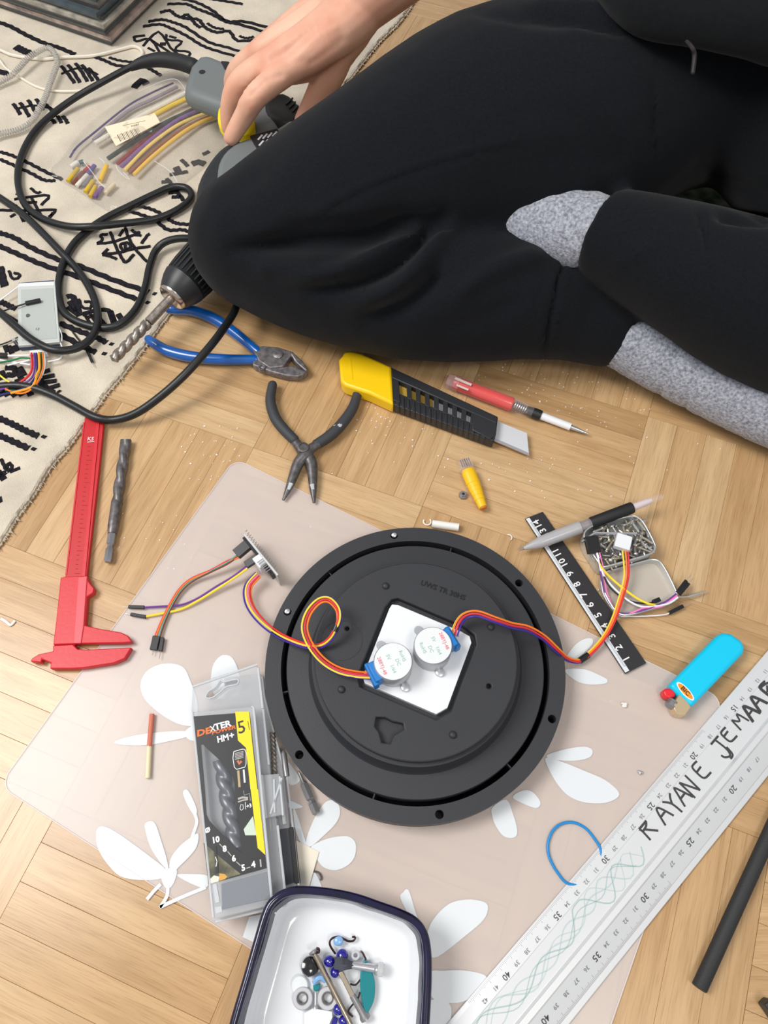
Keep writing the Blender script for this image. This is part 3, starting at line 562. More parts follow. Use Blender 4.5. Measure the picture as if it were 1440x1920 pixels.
# ---- wire bundles: every wire a tube of its own
WC = {'orange': (252, 130, 40), 'red': (222, 44, 50), 'pink': (246, 130, 190), 'yellow': (250, 220, 60), 'blue': (60, 40, 150), 'purple': (110, 60, 150), 'white': (240, 240, 246), 'black': (22, 22, 26), 'brown': (120, 66, 46), 'green': (30, 120, 70), 'teal': (70, 160, 150), 'amber': (250, 170, 40), 'navy': (40, 40, 110)}
def wmat(c): return mat('wire_' + c, WC[c], .38)
def cable(path, cols, r, parent, gap=1.9, name='wire', wob=.5, sub=6):
    P = bez(GP(path), sub); n = len(cols); up = Vector((0, 0, 1))
    for k, c in enumerate(cols):
        pts = []
        for i, p in enumerate(P):
            t = P[min(i + 1, len(P) - 1)] - P[max(i - 1, 0)]; t.normalize(); s = t.cross(up).normalized() if abs(t.z) < .98 else Vector((1, 0, 0)); u = s.cross(t)
            tw = .9 * math.sin(i * .045 + .6); o = (k - (n - 1) / 2) * r * gap * (.85 + .35 * math.sin(i * .07 + 1.3 * n)); e = (1 if k % 2 else -1) * r * .8 * (n > 2)
            pts.append(p + s * (o * math.cos(tw) - e * math.sin(tw)) + u * (abs(o) * .3 * math.sin(tw) + e * math.cos(tw)) + Vector((0, 0, .5 * wob * r * math.sin(i * .3 + k * 2))))
        part(name, s_tube(pts, r, n=7, sub=1), wmat(c), parent)
c1 = part('motor_cable', s_tube(GP([(632, 1172, .055), (627, 1184, .054)]), .0024, n=10, sub=1), BLK2, base, label='left motor cable, coiled once, black sleeve at the loop')
cable([(703, 1268, .046), (670, 1266, .047), (635, 1258, .047), (605, 1240, .047), (582, 1212, .05), (570, 1180, .055), (577, 1150, .06), (597, 1127, .063), (617, 1124, .063), (633, 1140, .06), (636, 1160, .058), (630, 1178, .055), (618, 1198, .05), (600, 1210, .045), (575, 1210, .036), (545, 1200, .031), (520, 1187, .026), (495, 1168, .018), (475, 1145, .012), (465, 1122, .01), (466, 1098, .012), (484, 1077, .014)], ['orange', 'red', 'pink', 'yellow', 'blue'][::-1], .00072, c1)
c2 = part('motor_cable', s_tube(GP([(1087, 1239, .006), (1103, 1228, .006)]), .0026, n=10, sub=1), BLK2, base, label='right motor cable running over the rim to the tin, black sleeve half way')
cable([(851, 1192, .047), (858, 1170, .05), (872, 1154, .054), (895, 1150, .056), (930, 1162, .053), (960, 1172, .047), (990, 1178, .042), (1020, 1195, .034), (1045, 1218, .025), (1065, 1235, .014), (1087, 1239, .007), (1105, 1227, .007), (1130, 1200, .008), (1150, 1165, .009), (1164, 1125, .011), (1175, 1085, .014), (1176, 1058, .0175), (1174, 1032, .019)], ['blue', 'red', 'pink', 'orange', 'yellow'][::-1], .00072, c2)
part('white_plug', s_box(G(1168, 1017, .02), (.35, 1), .0125, .0125, .0165, .0225), mat('white_plastic', (232, 235, 238), .4), c2, bevel=.0006)
# ---------------------------------------------------------------- stepper driver board on its edge, with jumper leads
drv = thing('driver_board', 'small circuit board standing on edge left of the black disc, jumper wires plugged in', 'circuit board', tuple(G(493, 1050, MZ)))
A, Bb = G(462, 1012, .012), G(524, 1088, .012); bd = (Bb - A); bd.z = 0; bl = bd.length; bd.normalize(); bn = Vector((bd.y, -bd.x, 0)); mid = (A + Bb) / 2
part('board', s_box(mid, (bd.x, bd.y), bl, .0016, MZ, .0235), mat('board_edge', (206, 206, 204), .5), drv, bevel=.0002)
BLKC = mat('connector_black', (20, 20, 23), .42)
sgn = 1 if (mid - bn * .02 - G(440, 1050)).length < (mid + bn * .02 - G(440, 1050)).length else -1
fn = -bn * sgn
part('pin_strip', s_box(mid + bd * (-.012) + fn * .0016, (bd.x, bd.y), .02, .0025, .017, .0215), BLKC, drv)
part('chip', s_box(mid + bd * .013 + fn * .002, (bd.x, bd.y), .013, .0035, .012, .0195), BLKC, drv, bevel=.0003)
part('wire_socket', s_box(mid + bd * .003 + fn * .0035, (bd.x, bd.y), .0105, .0075, .009, .0215), MATS['white_plastic'], drv, bevel=.0005)
part('solder_pin', [s_tube([mid + bd * t - fn * .0008 + Vector((0, 0, z)), mid + bd * t - fn * .0027 + Vector((0, 0, z))], .00028, n=5, sub=1) for t in [(-.02 + .0026 * k) for k in range(16)] for z in (.02, .012)], STEEL2, drv, kind='stuff')
part('resistor_row', [s_tube([mid + bd * (.004 + .0022 * k) + fn * .0008 + Vector((0, 0, .011)), mid + bd * (.004 + .0022 * k) + fn * .0062 + Vector((0, 0, .011))], .0004, n=5, sub=1) for k in range(6)], STEEL2, drv)
def plug(A, B, w, h, parent, name='jumper_plug', pin=0.0):
    o = part(name, s_bar(A, B, w, h), BLKC, parent, bevel=.0003)
    if pin: d = (Vector(B) - Vector(A)).normalized(); part('pin', s_tube([Vector(B), Vector(B) + d * pin], .0003, n=5, sub=1), STEEL, o)
    return o
plug(G(443, 1040, .016), G(468, 1019, .018), .0085, .0052, drv); plug(G(461, 1060, .016), G(484, 1045, .018), .006, .0034, drv)
lead = [([(446, 1042, .013), (425, 1057, .011), (395, 1072, .008), (360, 1090, .005), (337, 1112, .004), (318, 1145, .0035), (306, 1172, .0035), (299, 1194, .0035)], ['brown', 'teal'], .0008),
        ([(448, 1044, .013), (425, 1054, .011), (395, 1070, .008), (358, 1086, .0055), (335, 1107, .0045), (315, 1140, .004), (302, 1168, .0035), (292, 1192, .0035)], ['orange', 'red'], .0008),
        ([(462, 1061, .013), (438, 1080, .010), (405, 1100, .006), (370, 1122, .004), (340, 1134, .003), (305, 1137, .003), (268, 1139, .003)], ['purple'], .00085), ([(464, 1066, .013), (440, 1083, .010), (408, 1104, .006), (372, 1126, .004), (340, 1142, .003), (305, 1150, .003), (272, 1156, .003)], ['yellow'], .001)]
for q, c, r in lead: cable(q, c, r, drv, name='jumper_wire', wob=0)
for a, b in (((271, 1139), (241, 1138)), ((274, 1157), (245, 1152))): plug(G(*a, .003), G(*b, .003), .0026, .0026, drv, pin=.005)
plug(G(294, 1193, .0035), G(288, 1219, .0035), .0058, .0028, drv, pin=.004); plug(G(305, 1196, .0035), G(301, 1221, .0035), .003, .0028, drv, pin=.006)
# ---------------------------------------------------------------- hand drill lying on the rug, with its long black cord
def s_flute(A, B, r, turns, n=16, m=60, tip=.0, depth=.3, taper=1.0):
    A = Vector(A); B = Vector(B); ax = (B - A); L = ax.length; ax.normalize(); s = ax.cross(Vector((0, 0, 1))).normalized(); u = s.cross(ax); V, F = [], []
    for i in range(m + 1):
        t = i / m; rr = r * (1 if t < 1 - tip or tip == 0 else max(.04, 1 - (t - 1 + tip) / tip * .96))
        for k in range(n):
            a = 2 * math.pi * k / n; q = abs(math.cos(a - 2 * math.pi * turns * t)) ; rad = rr * (1 - depth * (1 - q) ** 1.2)
            V.append(A + ax * (L * t) + s * math.cos(a) * rad + u * math.sin(a) * rad)
    for i in range(m):
        for k in range(n): F.append((i * n + k, (i + 1) * n + k, (i + 1) * n + (k + 1) % n, i * n + (k + 1) % n))
    F += [tuple(range(n)), tuple(m * n + k for k in reversed(range(n)))]; return V, F
drill = thing('power_drill', 'grey and black corded power drill with masonry bit, lying on the rug under the hand', 'drill', tuple(G(400, 350, RZ)))
GREY = mat('drill_grey', (112, 118, 118), .5, bump=.15, bscale=2500); RUB = mat('drill_rubber', (26, 27, 29), .6, bump=.2, bscale=1800); RUB2 = mat('drill_black', (34, 36, 38), .42)
F0 = G(324, 556, .037); F1 = G(480, 388, .047); da = (F1 - F0).normalized(); at = lambda t: F0 + da * t
part('chuck', s_lathe(F0, F1, [(.0, .0142), (.004, .0165), (.011, .0196), (.017, .0212), (.018, .0205), (.054, .0218), (.056, .0205), (.075, .0195)], 40), RUB2, drill)
s_ = da.cross(Vector((0, 0, 1))).normalized(); u_ = s_.cross(da)
for k in range(26):
    a = 2 * math.pi * k / 26; d = s_ * math.cos(a) + u_ * math.sin(a); part('chuck_rib', s_tube([at(.0195) + d * .0205, at(.03) + d * .0212, at(.053) + d * .0218], [.0008, .0012, .0012], n=6, sub=1), RUB, drill)
part('chuck_nose', s_lathe(F0, F1, [(-.0035, .0048), (-.0035, .0115), (-.0022, .0132), (.0008, .0143), (.0015, .0143)], 32), mat('nickel', (205, 192, 180), .22, metal=1), drill, label='shiny metal chuck nose')
BITM = mat('bit_steel', (168, 158, 148), .36, metal=.7, var=.25, vscale=300)
tipp = G(210, 677, .026); T0 = F0.lerp(tipp, .42)
part('drill_bit', [s_lathe(F0 + (F0 - tipp) * .02, tipp, [(0, .0043), ((F0 - T0).length, .0044), ((F0 - T0).length + .001, .003)], 16), s_flute(T0, tipp, .0050, 2.6, tip=.05, depth=.26)], BITM, drill)
gc = GP([(376, 440), (366, 390), (370, 342), (392, 300), (420, 271), (452, 262), (478, 300), (470, 380), (440, 440), (410, 470)], .066)
part('gear_case', s_prism(bez(gc, 3, True), .012, .066), RUB2, drill, bevel=.012, seg=4)
part('housing', s_prism(bez(GP([(413, 350), (406, 316), (418, 285), (444, 264), (480, 251), (520, 236), (547, 222), (572, 244), (520, 318), (470, 352)], .076), 3, True), .016, .076), GREY, drill, bevel=.006, seg=3, label='grey drill housing')
part('screw_pocket', s_lathe(G(428, 327, .0), G(428, 327, .1), [(.0755, .0062), (.0765, .0062), (.0768, .005)], 20), GREY, drill); p = G(430, 328, .0769)
part('screw', s_lathe(Vector((p.x, p.y, .0)), Vector((p.x, p.y, 1)), [(.0762, .003), (.0769, .003)], 12), RUB, drill)
vent = part('vent_panel', s_pp([(468, 254), (520, 240), (524, 250), (505, 275), (484, 282), (476, 270)], .070, .0768), RUB, drill, bevel=.0006)
for k in range(4):
    for j in range(2):
        x0, y0 = 484 + k * 9 + j * 2, 257 + j * 11 - k * 2
        part('vent_slot', s_bar(G(x0, y0 + 5, .0772), G(x0 + 8, y0 - 4, .0772), .0018, .0006), mat('vent_light', (206, 208, 214), .5), vent, smooth=False)
part('rear_cap', s_prism(bez(GP([(497, 184), (532, 172), (560, 194), (578, 218), (560, 236), (530, 228), (500, 215)], .06), 3, True), .014, .06), RUB, drill, bevel=.008, seg=3)
for k in range(5): part('rear_ridge', s_bar(G(536 + k * 6, 196 + k * 7, .061), G(549 + k * 5, 184 + k * 7, .061), .0014, .0016), RUB2, drill)
gs_ = lambda L: [(x + 7, y - 6) for x, y in L]
grip_px = [(388, 96), (371, 101), (355, 119), (346, 146), (343, 166), (354, 176), (385, 187), (418, 199), (462, 232), (512, 235), (548, 206), (520, 172), (470, 136), (426, 112)]
part('grip', s_prism(GP(grip_px, .058), .034, .058), GREY, drill, bevel=.010, seg=5, label='grey pistol grip')
part('grip_insert', s_pp([(413, 113), (429, 114), (446, 129), (440, 142), (420, 129)], .045, .0588), RUB, drill, bevel=.0015)
p = G(379, 135, 0.058); part('grip_hole', s_lathe(Vector((p.x, p.y, 0)), Vector((p.x, p.y, 1)), [(.050, .0034), (.0583, .0034), (.0584, .0028)], 16), RUB, drill)
part('trigger', s_prism(bez(GP([(407, 206), (416, 194), (448, 198), (474, 210), (476, 232), (458, 246), (424, 240), (409, 228)], .060), 3, True), .044, .060), mat('signal_yellow', (250, 222, 20), .4), drill, bevel=.005, seg=3, label='yellow trigger')
CORD = mat('cord_black', (22, 23, 25), .4, bump=.1, bscale=800)
part('strain_relief', s_tube(GP([(362, 125, .036), (335, 116, .034), (300, 112, .032), (268, 117, .03), (246, 126, .027)]), [.0088, .0085, .0078, .0062, .0042], n=14, round_ends=True), RUB, drill)
cz = RZ + .0051
cpath = [(268, 117, .03), (240, 128, .027), (190, 155, .022), (140, 184, .016), (95, 217, .012), (60, 254, cz), (38, 300, cz), (34, 345, cz), (48, 385, cz), (80, 410, cz + .002), (125, 424, cz + .006), (170, 425, cz + .0085), (230, 419, cz + .004), (290, 411, cz), (335, 392, cz), (359, 370, cz), (350, 353, cz), (322, 351, cz), (290, 364, cz), (240, 388, cz), (200, 408, cz), (165, 432, cz), (135, 462, cz), (115, 505, cz), (110, 550, cz), (120, 585, cz), (150, 605, cz), (195, 615, cz), (228, 606, cz), (256, 578, cz), (272, 540, cz), (280, 503, cz), (292, 470, cz + .002), (314, 452, cz + .006), (350, 447, cz + .006), (390, 455, .012), (425, 490, .014), (447, 540, .020), (441, 580, .03), (415, 622, .034), (385, 660, .034), (345, 704, .03), (300, 744, .022), (255, 775, .014), (215, 787, .009), (180, 783, .0105), (140, 762, cz), (100, 741, cz), (60, 727, cz + .001), (20, 723, cz + .001), (-40, 730, cz), (-130, 740, cz), (-190, 700, cz), (-170, 620, cz), (-100, 570, cz), (-40, 560, .012), (-5, 582, .016), (25, 608, .0185), (60, 637, .0185), (100, 656, .0185), (140, 654, .015), (170, 635, .0135), (183, 606, .0135), (180, 570, .011), (165, 535, cz), (142, 502, .0095), (112, 470, .012), (76, 433, cz + .002), (40, 399, cz), (0, 371, cz), (-50, 340, cz), (-120, 310, cz), (-220, 330, cz)]
part('power_cord', s_tube(GP(cpath), .0037, n=10, sub=6, round_ends=True), CORD, drill)
# ---------------------------------------------------------------- blue side cutters
cutr = thing('side_cutters', 'side cutters with blue dipped handles lying below the drill chuck', 'pliers', tuple(G(470, 660)))
BLUH = mat('blue_grip', (16, 92, 176), .22, spec=.6, coat=.4, var=.1, vscale=60); PLM = mat('tool_steel', (148, 142, 144), .42, metal=.55, var=.3, vscale=250)
for q in ([(316, 579, .0105), (326, 580, .0095), (360, 582, .008), (400, 597, .0075), (440, 624, .0075), (484, 660, .0075)], [(279, 636, .0075), (288, 643, .0075), (315, 658, .007), (360, 669, .007), (420, 674, .007), (480, 674, .007)]): part('handle', s_tube(GP(q), [.0042, .005, .0054, .0055, .0052, .0046], n=14, sub=6, round_ends=True, flat=.95), BLUH, cutr)
part('jaw', s_pp([(474, 656), (492, 648), (520, 650), (549, 659), (566, 675), (578, 691), (574, 696), (554, 679), (546, 665), (531, 687), (505, 690), (484, 676)], .002, .0112), PLM, cutr, bevel=.0012)
part('jaw', s_pp([(473, 684), (476, 668), (500, 672), (531, 687), (550, 685), (576, 697), (560, 706), (535, 704), (508, 697)], .0015, .0095), PLM, cutr, bevel=.0012)
p = G(521, 665, .011); part('rivet', s_lathe(Vector((p.x, p.y, 0)), Vector((p.x, p.y, 1)), [(.010, .005), (.0122, .005), (.0128, .0042)], 20), PLM, cutr)
part('spring_loop', [s_lathe_ring(G(491, 690, .009), .002, .0035, .005, .0105, 20)], PLM, cutr)
# ---------------------------------------------------------------- needle-nose pliers, open
nn = thing('needle_nose_pliers', 'open needle-nose pliers with dark grey handles and paint-flecked tips', 'pliers', tuple(G(571, 850)))
DKH = mat('dark_grip', (58, 60, 64), .62, bump=.15, bscale=900); NNS = mat('grey_tool_steel', (112, 108, 108), .42, metal=.5, var=.3, vscale=220)
part('handle', s_tube(GP([(511, 722, .0075), (507, 752, .0075), (516, 783, .0075), (532, 805, .0075), (551, 824, .0075)]), [.0042, .0047, .005, .005, .0046], n=14, round_ends=True), DKH, nn)
hr = part('handle', s_tube(GP([(670, 739, .0075), (661, 766, .0075), (640, 796, .0075), (617, 818, .0075), (594, 833, .0075)]), [.0042, .0047, .005, .005, .0046], n=14, round_ends=True), DKH, nn)
part('paint_fleck', s_tube(GP([(626, 800, .0112), (636, 797, .0116), (641, 790, .0112)]), [.0016, .0024, .001], n=8, flat=.4), mat('pale_paint', (190, 194, 196), .6), hr)
part('arm', s_tube(GP([(549, 822, .007), (560, 836, .007), (571, 850, .007), (583, 866, .0065), (586, 890, .006), (587, 915, .0055), (589, 943, .004)]), [.004, .0046, .0056, .0052, .0044, .0033, .0011], n=12, flat=.8), NNS, nn)
part('arm', s_tube(GP([(597, 832, .0085), (585, 840, .0085), (573, 852, .0085), (560, 868, .007), (551, 890, .006), (543, 912, .0055), (531, 938, .004)]), [.004, .0046, .0056, .0052, .0044, .0033, .0011], n=12, flat=.8), NNS, nn)
p = G(571, 853, .0); part('rivet', s_lathe(Vector((p.x, p.y, 0)), Vector((p.x, p.y, 1)), [(.011, .0052), (.0135, .005), (.0138, .0036), (.0132, .0034), (.0132, .001)], 22), NNS, nn)
for q in ([(585, 908, .0085), (587, 918, .008)], [(546, 906, .0085), (541, 918, .008)]): part('paint_fleck', s_tube(GP(q), [.002, .0012], n=8, sub=1, flat=.5), MATS['pale_paint'], nn)
# ---------------------------------------------------------------- yellow and black snap-off knife
kn = thing('utility_knife', 'yellow and black snap-off utility knife with its wide blade out', 'knife', tuple(G(800, 750)))
YEL = mat('knife_yellow', (252, 206, 16), .38); KBK = mat('knife_black', (40, 41, 45), .45, bump=.1, bscale=1500)
part('end_cap', s_pp([(635, 674), (641, 667), (645, 659), (657, 657), (677, 661), (734, 687), (738, 758), (693, 737), (647, 722), (639, 714)], .001, .0165), YEL, kn, bevel=.0025, seg=3, label='yellow end cap')
part('cap_groove', [s_bar(G(656, 670, .0163), G(660, 712, .0163), .0016, .0012)], YEL, kn)
tA, tB, bA, bB = G(733, 688, .015), G(934, 781, .015), G(738, 757, .015), G(926, 826, .015)
def kp(u, v): a = tA.lerp(tB, u); b = bA.lerp(bB, u); return a.lerp(b, v)
def kq(u0, u1, v0, v1, z0, z1): return s_prism([kp(u0, v0), kp(u1, v0), kp(u1, v1), kp(u0, v1)], z0, z1)
part('rail', [kq(0, 1, 0, .30, .002, .015)], KBK, kn, bevel=.001); part('rail', [kq(0, 1, .62, 1, .002, .0135)], KBK, kn, bevel=.001)
part('front_block', s_prism([kp(.78, .1), kp(1, .0), kp(1.01, .75), kp(.96, 1), kp(.78, .9)], .002, .0148), KBK, kn, bevel=.0008)
part('rear_block', kq(-.02, .07, .1, .9, .002, .0148), KBK, kn, bevel=.0006)
for k in range(8): u = .105 + k * .088; part('cross_bar', kq(u + .042, u + .088, .25, .68, .004, .0142), KBK, kn, bevel=.0004)
for k in range(17): u = .03 + k * .0535; part('grip_rib', kq(u, u + .03, .70, 1.02, .004, .0146), KBK, kn, bevel=.0005)
part('inner_carrier', kq(.05, .40, .28, .66, .004, .0085), mat('brass_tone', (186, 154, 60), .5), kn); part('inner_blade', kq(.36, .95, .26, .70, .005, .0078), mat('inner_steel', (214, 214, 216), .4, metal=.2), kn)
part('blade', s_pp([(925, 785), (936, 791), (988, 812), (992, 854), (926, 826)], .0062, .0072), mat('blade_steel', (224, 226, 230), .35, metal=.25), kn, smooth=False, label='steel blade cut off at a slant')
part('blade_edge', s_pp([(926, 826), (927, 821), (991, 849), (992, 854)], .0064, .0074), STEEL, kn, smooth=False)
# ---------------------------------------------------------------- red mains tester screwdriver
vt = thing('voltage_tester', 'red mains tester screwdriver with clear cap and white sleeve beside the knife', 'screwdriver', tuple(G(950, 750)))
vz = .0078; V0 = G(840, 713, vz); V1 = G(1100, 812, .0055)
CLR = mat('clear_plastic', (226, 214, 212), .14, alpha=.12, spec=.8)
L_ = lambda x, y: (G(x, y, vz) - V0).dot((V1 - V0).normalized())
part('clear_cap', s_lathe(V0, V1, [(-.001, .0052), (.0, .0068), (L_(856, 718), .0074), (L_(862, 720), .0074)], 8), mat('clear_pink', (232, 190, 190), .15, alpha=.35, spec=.8), vt)
part('handle', s_lathe(V0, V1, [(L_(853, 716), .0060), (L_(857, 718), .0064), (L_(958, 756), .0066), (L_(962, 758), .0058)], 14), mat('tester_red', (236, 44, 36), .3, coat=.4), vt, label='red inner handle')
part('clear_sleeve', s_lathe(V0, V1, [(L_(860, 719), .0075), (L_(950, 753), .0078), (L_(970, 762), .0074), (L_(1000, 772), .005)], 8), CLR, vt)
P0, P1 = G(966, 759, vz), G(990, 769, vz); Q = []
for k in range(60): a = k * .65; t = k / 59; d = (P1 - P0).normalized(); s2 = d.cross(Vector((0, 0, 1))).normalized(); Q.append(P0.lerp(P1, t) + s2 * math.cos(a) * .0032 + Vector((0, 0, math.sin(a) * .0032)))
part('spring', s_tube(Q, .0007, n=6, sub=1), STEEL, vt)
part('collar', s_lathe(V0, V1, [(L_(988, 768), .0042), (L_(1006, 775), .005), (L_(1015, 779), .0046)], 12), RUB2, vt)
part('insulating_sleeve', s_lathe(V0, V1, [(L_(1014, 778), .0036), (L_(1070, 800), .0035)], 14), mat('sleeve_white', (238, 238, 240), .4), vt)
part('tip', s_lathe(V0, V1, [(L_(1068, 799), .0022), (L_(1082, 805), .0019), (L_(1094, 810), .0012), (L_(1104, 814), .0004)], 12), STEEL, vt)
part('pocket_clip', [s_bar(G(853, 709, .0155), G(884, 722, .0158), .0024, .0008), s_bar(G(856, 722, .015), G(878, 731, .0152), .0018, .0008)], mat('clip_pale', (236, 216, 206), .3), vt)
# ---------------------------------------------------------------- yellow network plug, and tiny bits near it
rj = thing('network_plug', 'yellow network cable plug with clear connector tip', 'plug', tuple(G(885, 910)))
A, B2 = G(869, 862, .006), G(907, 955, .006); d = B2 - A; at2 = lambda t, z=.006: Vector(((A + d * t).x, (A + d * t).y, z))
part('clear_connector', s_bar(at2(.0), at2(.27), .0112, .007), CLR, rj, bevel=.0005)
for k in range(5): sdv = d.cross(Vector((0, 0, 1))).normalized() * (-.0038 + .0019 * k); part('contact_strip', s_bar(at2(.02, .0092) + sdv, at2(.17, .0092) + sdv, .0009, .0006), mat('contact_silver', (190, 190, 200), .3, metal=1), rj)
part('boot', s_tube([at2(.22), at2(.30), at2(.42), at2(.6), at2(.8), at2(.97)], [.0058, .0064, .0062, .0058, .0045, .0036], n=12, flat=.8), mat('boot_yellow', (248, 196, 24), .42), rj)
for k in range(5): t = .46 + k * .08; part('boot_rib', s_tube([at2(t), at2(t + .035)], .0064 - k * .0004, n=12, sub=1, flat=.82), MATS['boot_yellow'], rj)
part('boot_end', s_lathe(at2(.96), at2(1.1), [(0, .0035), (.0016, .003)], 12), mat('boot_orange', (206, 128, 30), .5), rj)
p = G(868, 930, 0); single('flanged_nut', [s_lathe_ring(p, .0017, .0036, .0002, .0026, 18), s_lathe_ring(p, .0015, .0027, .0022, .004, 6)], STEEL2, 'tiny steel nut beside the yellow network plug', 'nut')
single('white_tube', [s_tube(GP([(810, 982, .0035), (860, 989, .0035)]), .0034, n=16, sub=1)], mat('tube_white', (242, 240, 234), .5), 'short white plastic tube on the floor above the black disc', 'tube')
def arc(cx, cy, r, a0, a1, z, n=9): c = G(cx, cy, z); return [c + Vector((math.cos(R(a0 + (a1 - a0) * k / n)) * r, math.sin(R(a0 + (a1 - a0) * k / n)) * r, 0)) for k in range(n + 1)]
single('wire_clip', s_tube(arc(801, 978, .0032, 150, 400, .0012), .0007, n=6, sub=1), MATS['tube_white'], 'small white open ring beside the short white tube', 'clip')
single('plastic_shaving', s_tube(arc(954, 1008, .0026, -60, 110, .0008), .0005, n=6, sub=1), MATS['tube_white'], 'thin curled white shaving on the floor left of the black ruler', 'shaving')
# ---------------------------------------------------------------- loose masonry bit and red caliper
mb = thing('masonry_bit', 'loose dark masonry drill bit lying beside the red caliper', 'drill bit', tuple(G(220, 940)))
DBIT = mat('dark_bit', (132, 126, 126), .4, metal=.5, var=.3, vscale=200)
e0, e1 = G(203, 1050, .0045), G(237, 824, .0048)
part('hex_shank', s_lathe(e0 + (e0 - e1) * .0, e1, [(-.002, .0026), (0, .0034), (.0095, .0034), (.011, .0024), (.0135, .0024), (.0145, .0035), (.024, .0035)], 6), STEEL2, mb)
ax_ = (e1 - e0).normalized(); Lm = (e1 - e0).length
part('collar', s_lathe(e0, e1, [(.0235, .0038), (.030, .0046), (.052, .0047), (.054, .0042)], 20), DBIT, mb)
part('flutes', s_flute(e0 + ax_ * .052, e1, .0049, 1.7, depth=.27, tip=.03), DBIT, mb)
part('carbide_tip', s_box(e1 - ax_ * .003, (-ax_.y, ax_.x), .0092, .005, .0028, .0072), NNS, mb, bevel=.0008)
cal = thing('caliper', 'red plastic sliding caliper with its jaws nearly closed', 'caliper', tuple(G(150, 1000)))
CRED = mat('caliper_red', (208, 32, 44), .42, bump=.08, bscale=300); CRED2 = mat('caliper_red_deep', (194, 20, 28), .45)
c3 = lambda L: crop(L, 3, 0, 780)
z0 = .0022
part('beam', s_pp([(160, 779), (166, 775), (186, 775), (193, 779), (194, 800), (186, 880), (163, 1081), (133, 1253), (94, 1252), (122, 1082), (156, 800)], z0, .0058), CRED2, cal, bevel=.0006)
part('depth_rod', s_bar(G(185, 782, .006), G(157, 1081, .006), .0026, .0012), CRED, cal, smooth=False)
part('beam_edge', s_bar(G(158, 792, .0058), G(124, 1078, .0058), .0012, .0010), CRED, cal, smooth=False)
part('slider', s_pp(c3([(340, 908), (368, 902), (490, 897), (500, 932), (530, 968), (525, 994), (490, 1015), (478, 1177), (560, 1196), (680, 1216), (720, 1236), (743, 1270), (690, 1276), (480, 1279), (410, 1282), (298, 1286), (318, 1120)]), .0015, .0078), CRED, cal, bevel=.0008, label='sliding half with the upper jaw')
part('slider_step', s_pp(c3([(440, 905), (490, 900), (470, 1180), (455, 1278), (412, 1278), (425, 1100)]), .006, .0087), mat('caliper_pale', (232, 84, 92), .45), cal, bevel=.0005)
part('fixed_jaw', s_pp(c3([(170, 1378), (180, 1362), (215, 1340), (298, 1322), (296, 1290), (410, 1284), (436, 1310), (490, 1313), (740, 1301), (700, 1364), (640, 1390), (470, 1417), (400, 1421), (280, 1421), (285, 1388), (235, 1366), (231, 1386), (175, 1381)]), .001, .0072), CRED, cal, bevel=.0008)
p = G(170, 823, .0062)
part('printed_mark', [s_text('KS', p, G(186, 823, .0062) - p, .0052, h=.00006, fat=.0001), s_bar(G(164, 829, .0062), G(177, 828, .0062), .0006, .0002)], mat('pale_print', (255, 206, 206), .5), cal, smooth=False)
for k in range(30):
    pass
part('scale_marks', [s_bar(G(134 + 26 * t + 6, 1075 - 255 * t, .006), G(134 + 26 * t + (16 if k % 5 == 0 else 11), 1075 - 255 * t, .006), .0003, .0002) for k, t in ((k, k / 30) for k in range(31))], mat('mark_dark', (150, 20, 26), .6), cal, smooth=False)
# ---------------------------------------------------------------- open tin of screws
tin = thing('screw_tin', 'small hinged metal tin lying open, full of little screws', 'tin', tuple(G(1165, 1030)))
TINM = mat('tin_metal', (204, 206, 206), .32, metal=.7, bump=.05, bscale=150); TINI = mat('tin_lid_inside', (204, 194, 180), .38, metal=.25)
cz_ = lambda L: crop(L, 5.76, 1080, 950)
rim_px = cz_([(78, 312), (88, 270), (125, 232), (200, 192), (400, 138), (590, 95), (660, 102), (725, 155), (790, 262), (856, 395), (866, 442), (845, 490), (790, 520), (520, 600), (310, 655), (262, 640), (215, 575), (140, 460), (92, 370)])
TR = .0165
rim3 = bez(GP(rim_px, TR), 4, True); cen = sum(rim3, Vector((0, 0, 0))) / len(rim3)
inset = lambda L, q, z: [Vector((cen.x + (p.x - cen.x) * q, cen.y + (p.y - cen.y) * q, z)) for p in L]
def shell(loopA, loopB, zA, zB):
    n = len(loopA); V = [Vector((p.x, p.y, zA)) for p in loopA] + [Vector((p.x, p.y, zB)) for p in loopB]
    return V, [(i, (i + 1) % n, n + (i + 1) % n, n + i) for i in range(n)]
part('wall', [shell(inset(rim3, .985, 0), inset(rim3, .985, 0), .0006, TR), shell(inset(rim3, .955, 0), inset(rim3, .955, 0), .0012, TR)], TINM, tin)
part('bottom', s_prism(inset(rim3, .975, 0), .0006, .0014), TINM, tin)
part('rolled_rim', s_tube(inset(rim3, .972, TR), .0007, n=8, sub=1, closed=True), TINM, tin)
lid_px = cz_([(300, 705), (420, 668), (560, 628), (740, 578), (820, 560), (900, 578), (960, 650), (1030, 780), (1095, 920), (1105, 975), (1075, 1020), (990, 1065), (820, 1110), (640, 1160), (530, 1178), (450, 1160), (390, 1095), (320, 975), (270, 860), (258, 800), (270, 740)])
LZ = .0072; lid3 = bez(GP(lid_px, LZ), 4, True); cen = sum(lid3, Vector((0, 0, 0))) / len(lid3)
lid = part('lid', [shell(inset(lid3, .985, 0), inset(lid3, .985, 0), .0006, LZ), shell(inset(lid3, .95, 0), inset(lid3, .90, 0), LZ, .0022)], TINM, tin, label='open lid lying flat, inside up')
part('lid_panel', s_prism(inset(lid3, .91, 0), .0006, .0023), TINI, lid); part('lid_rim', s_tube(inset(lid3, .968, LZ), .0008, n=8, sub=1, closed=True), TINM, lid)
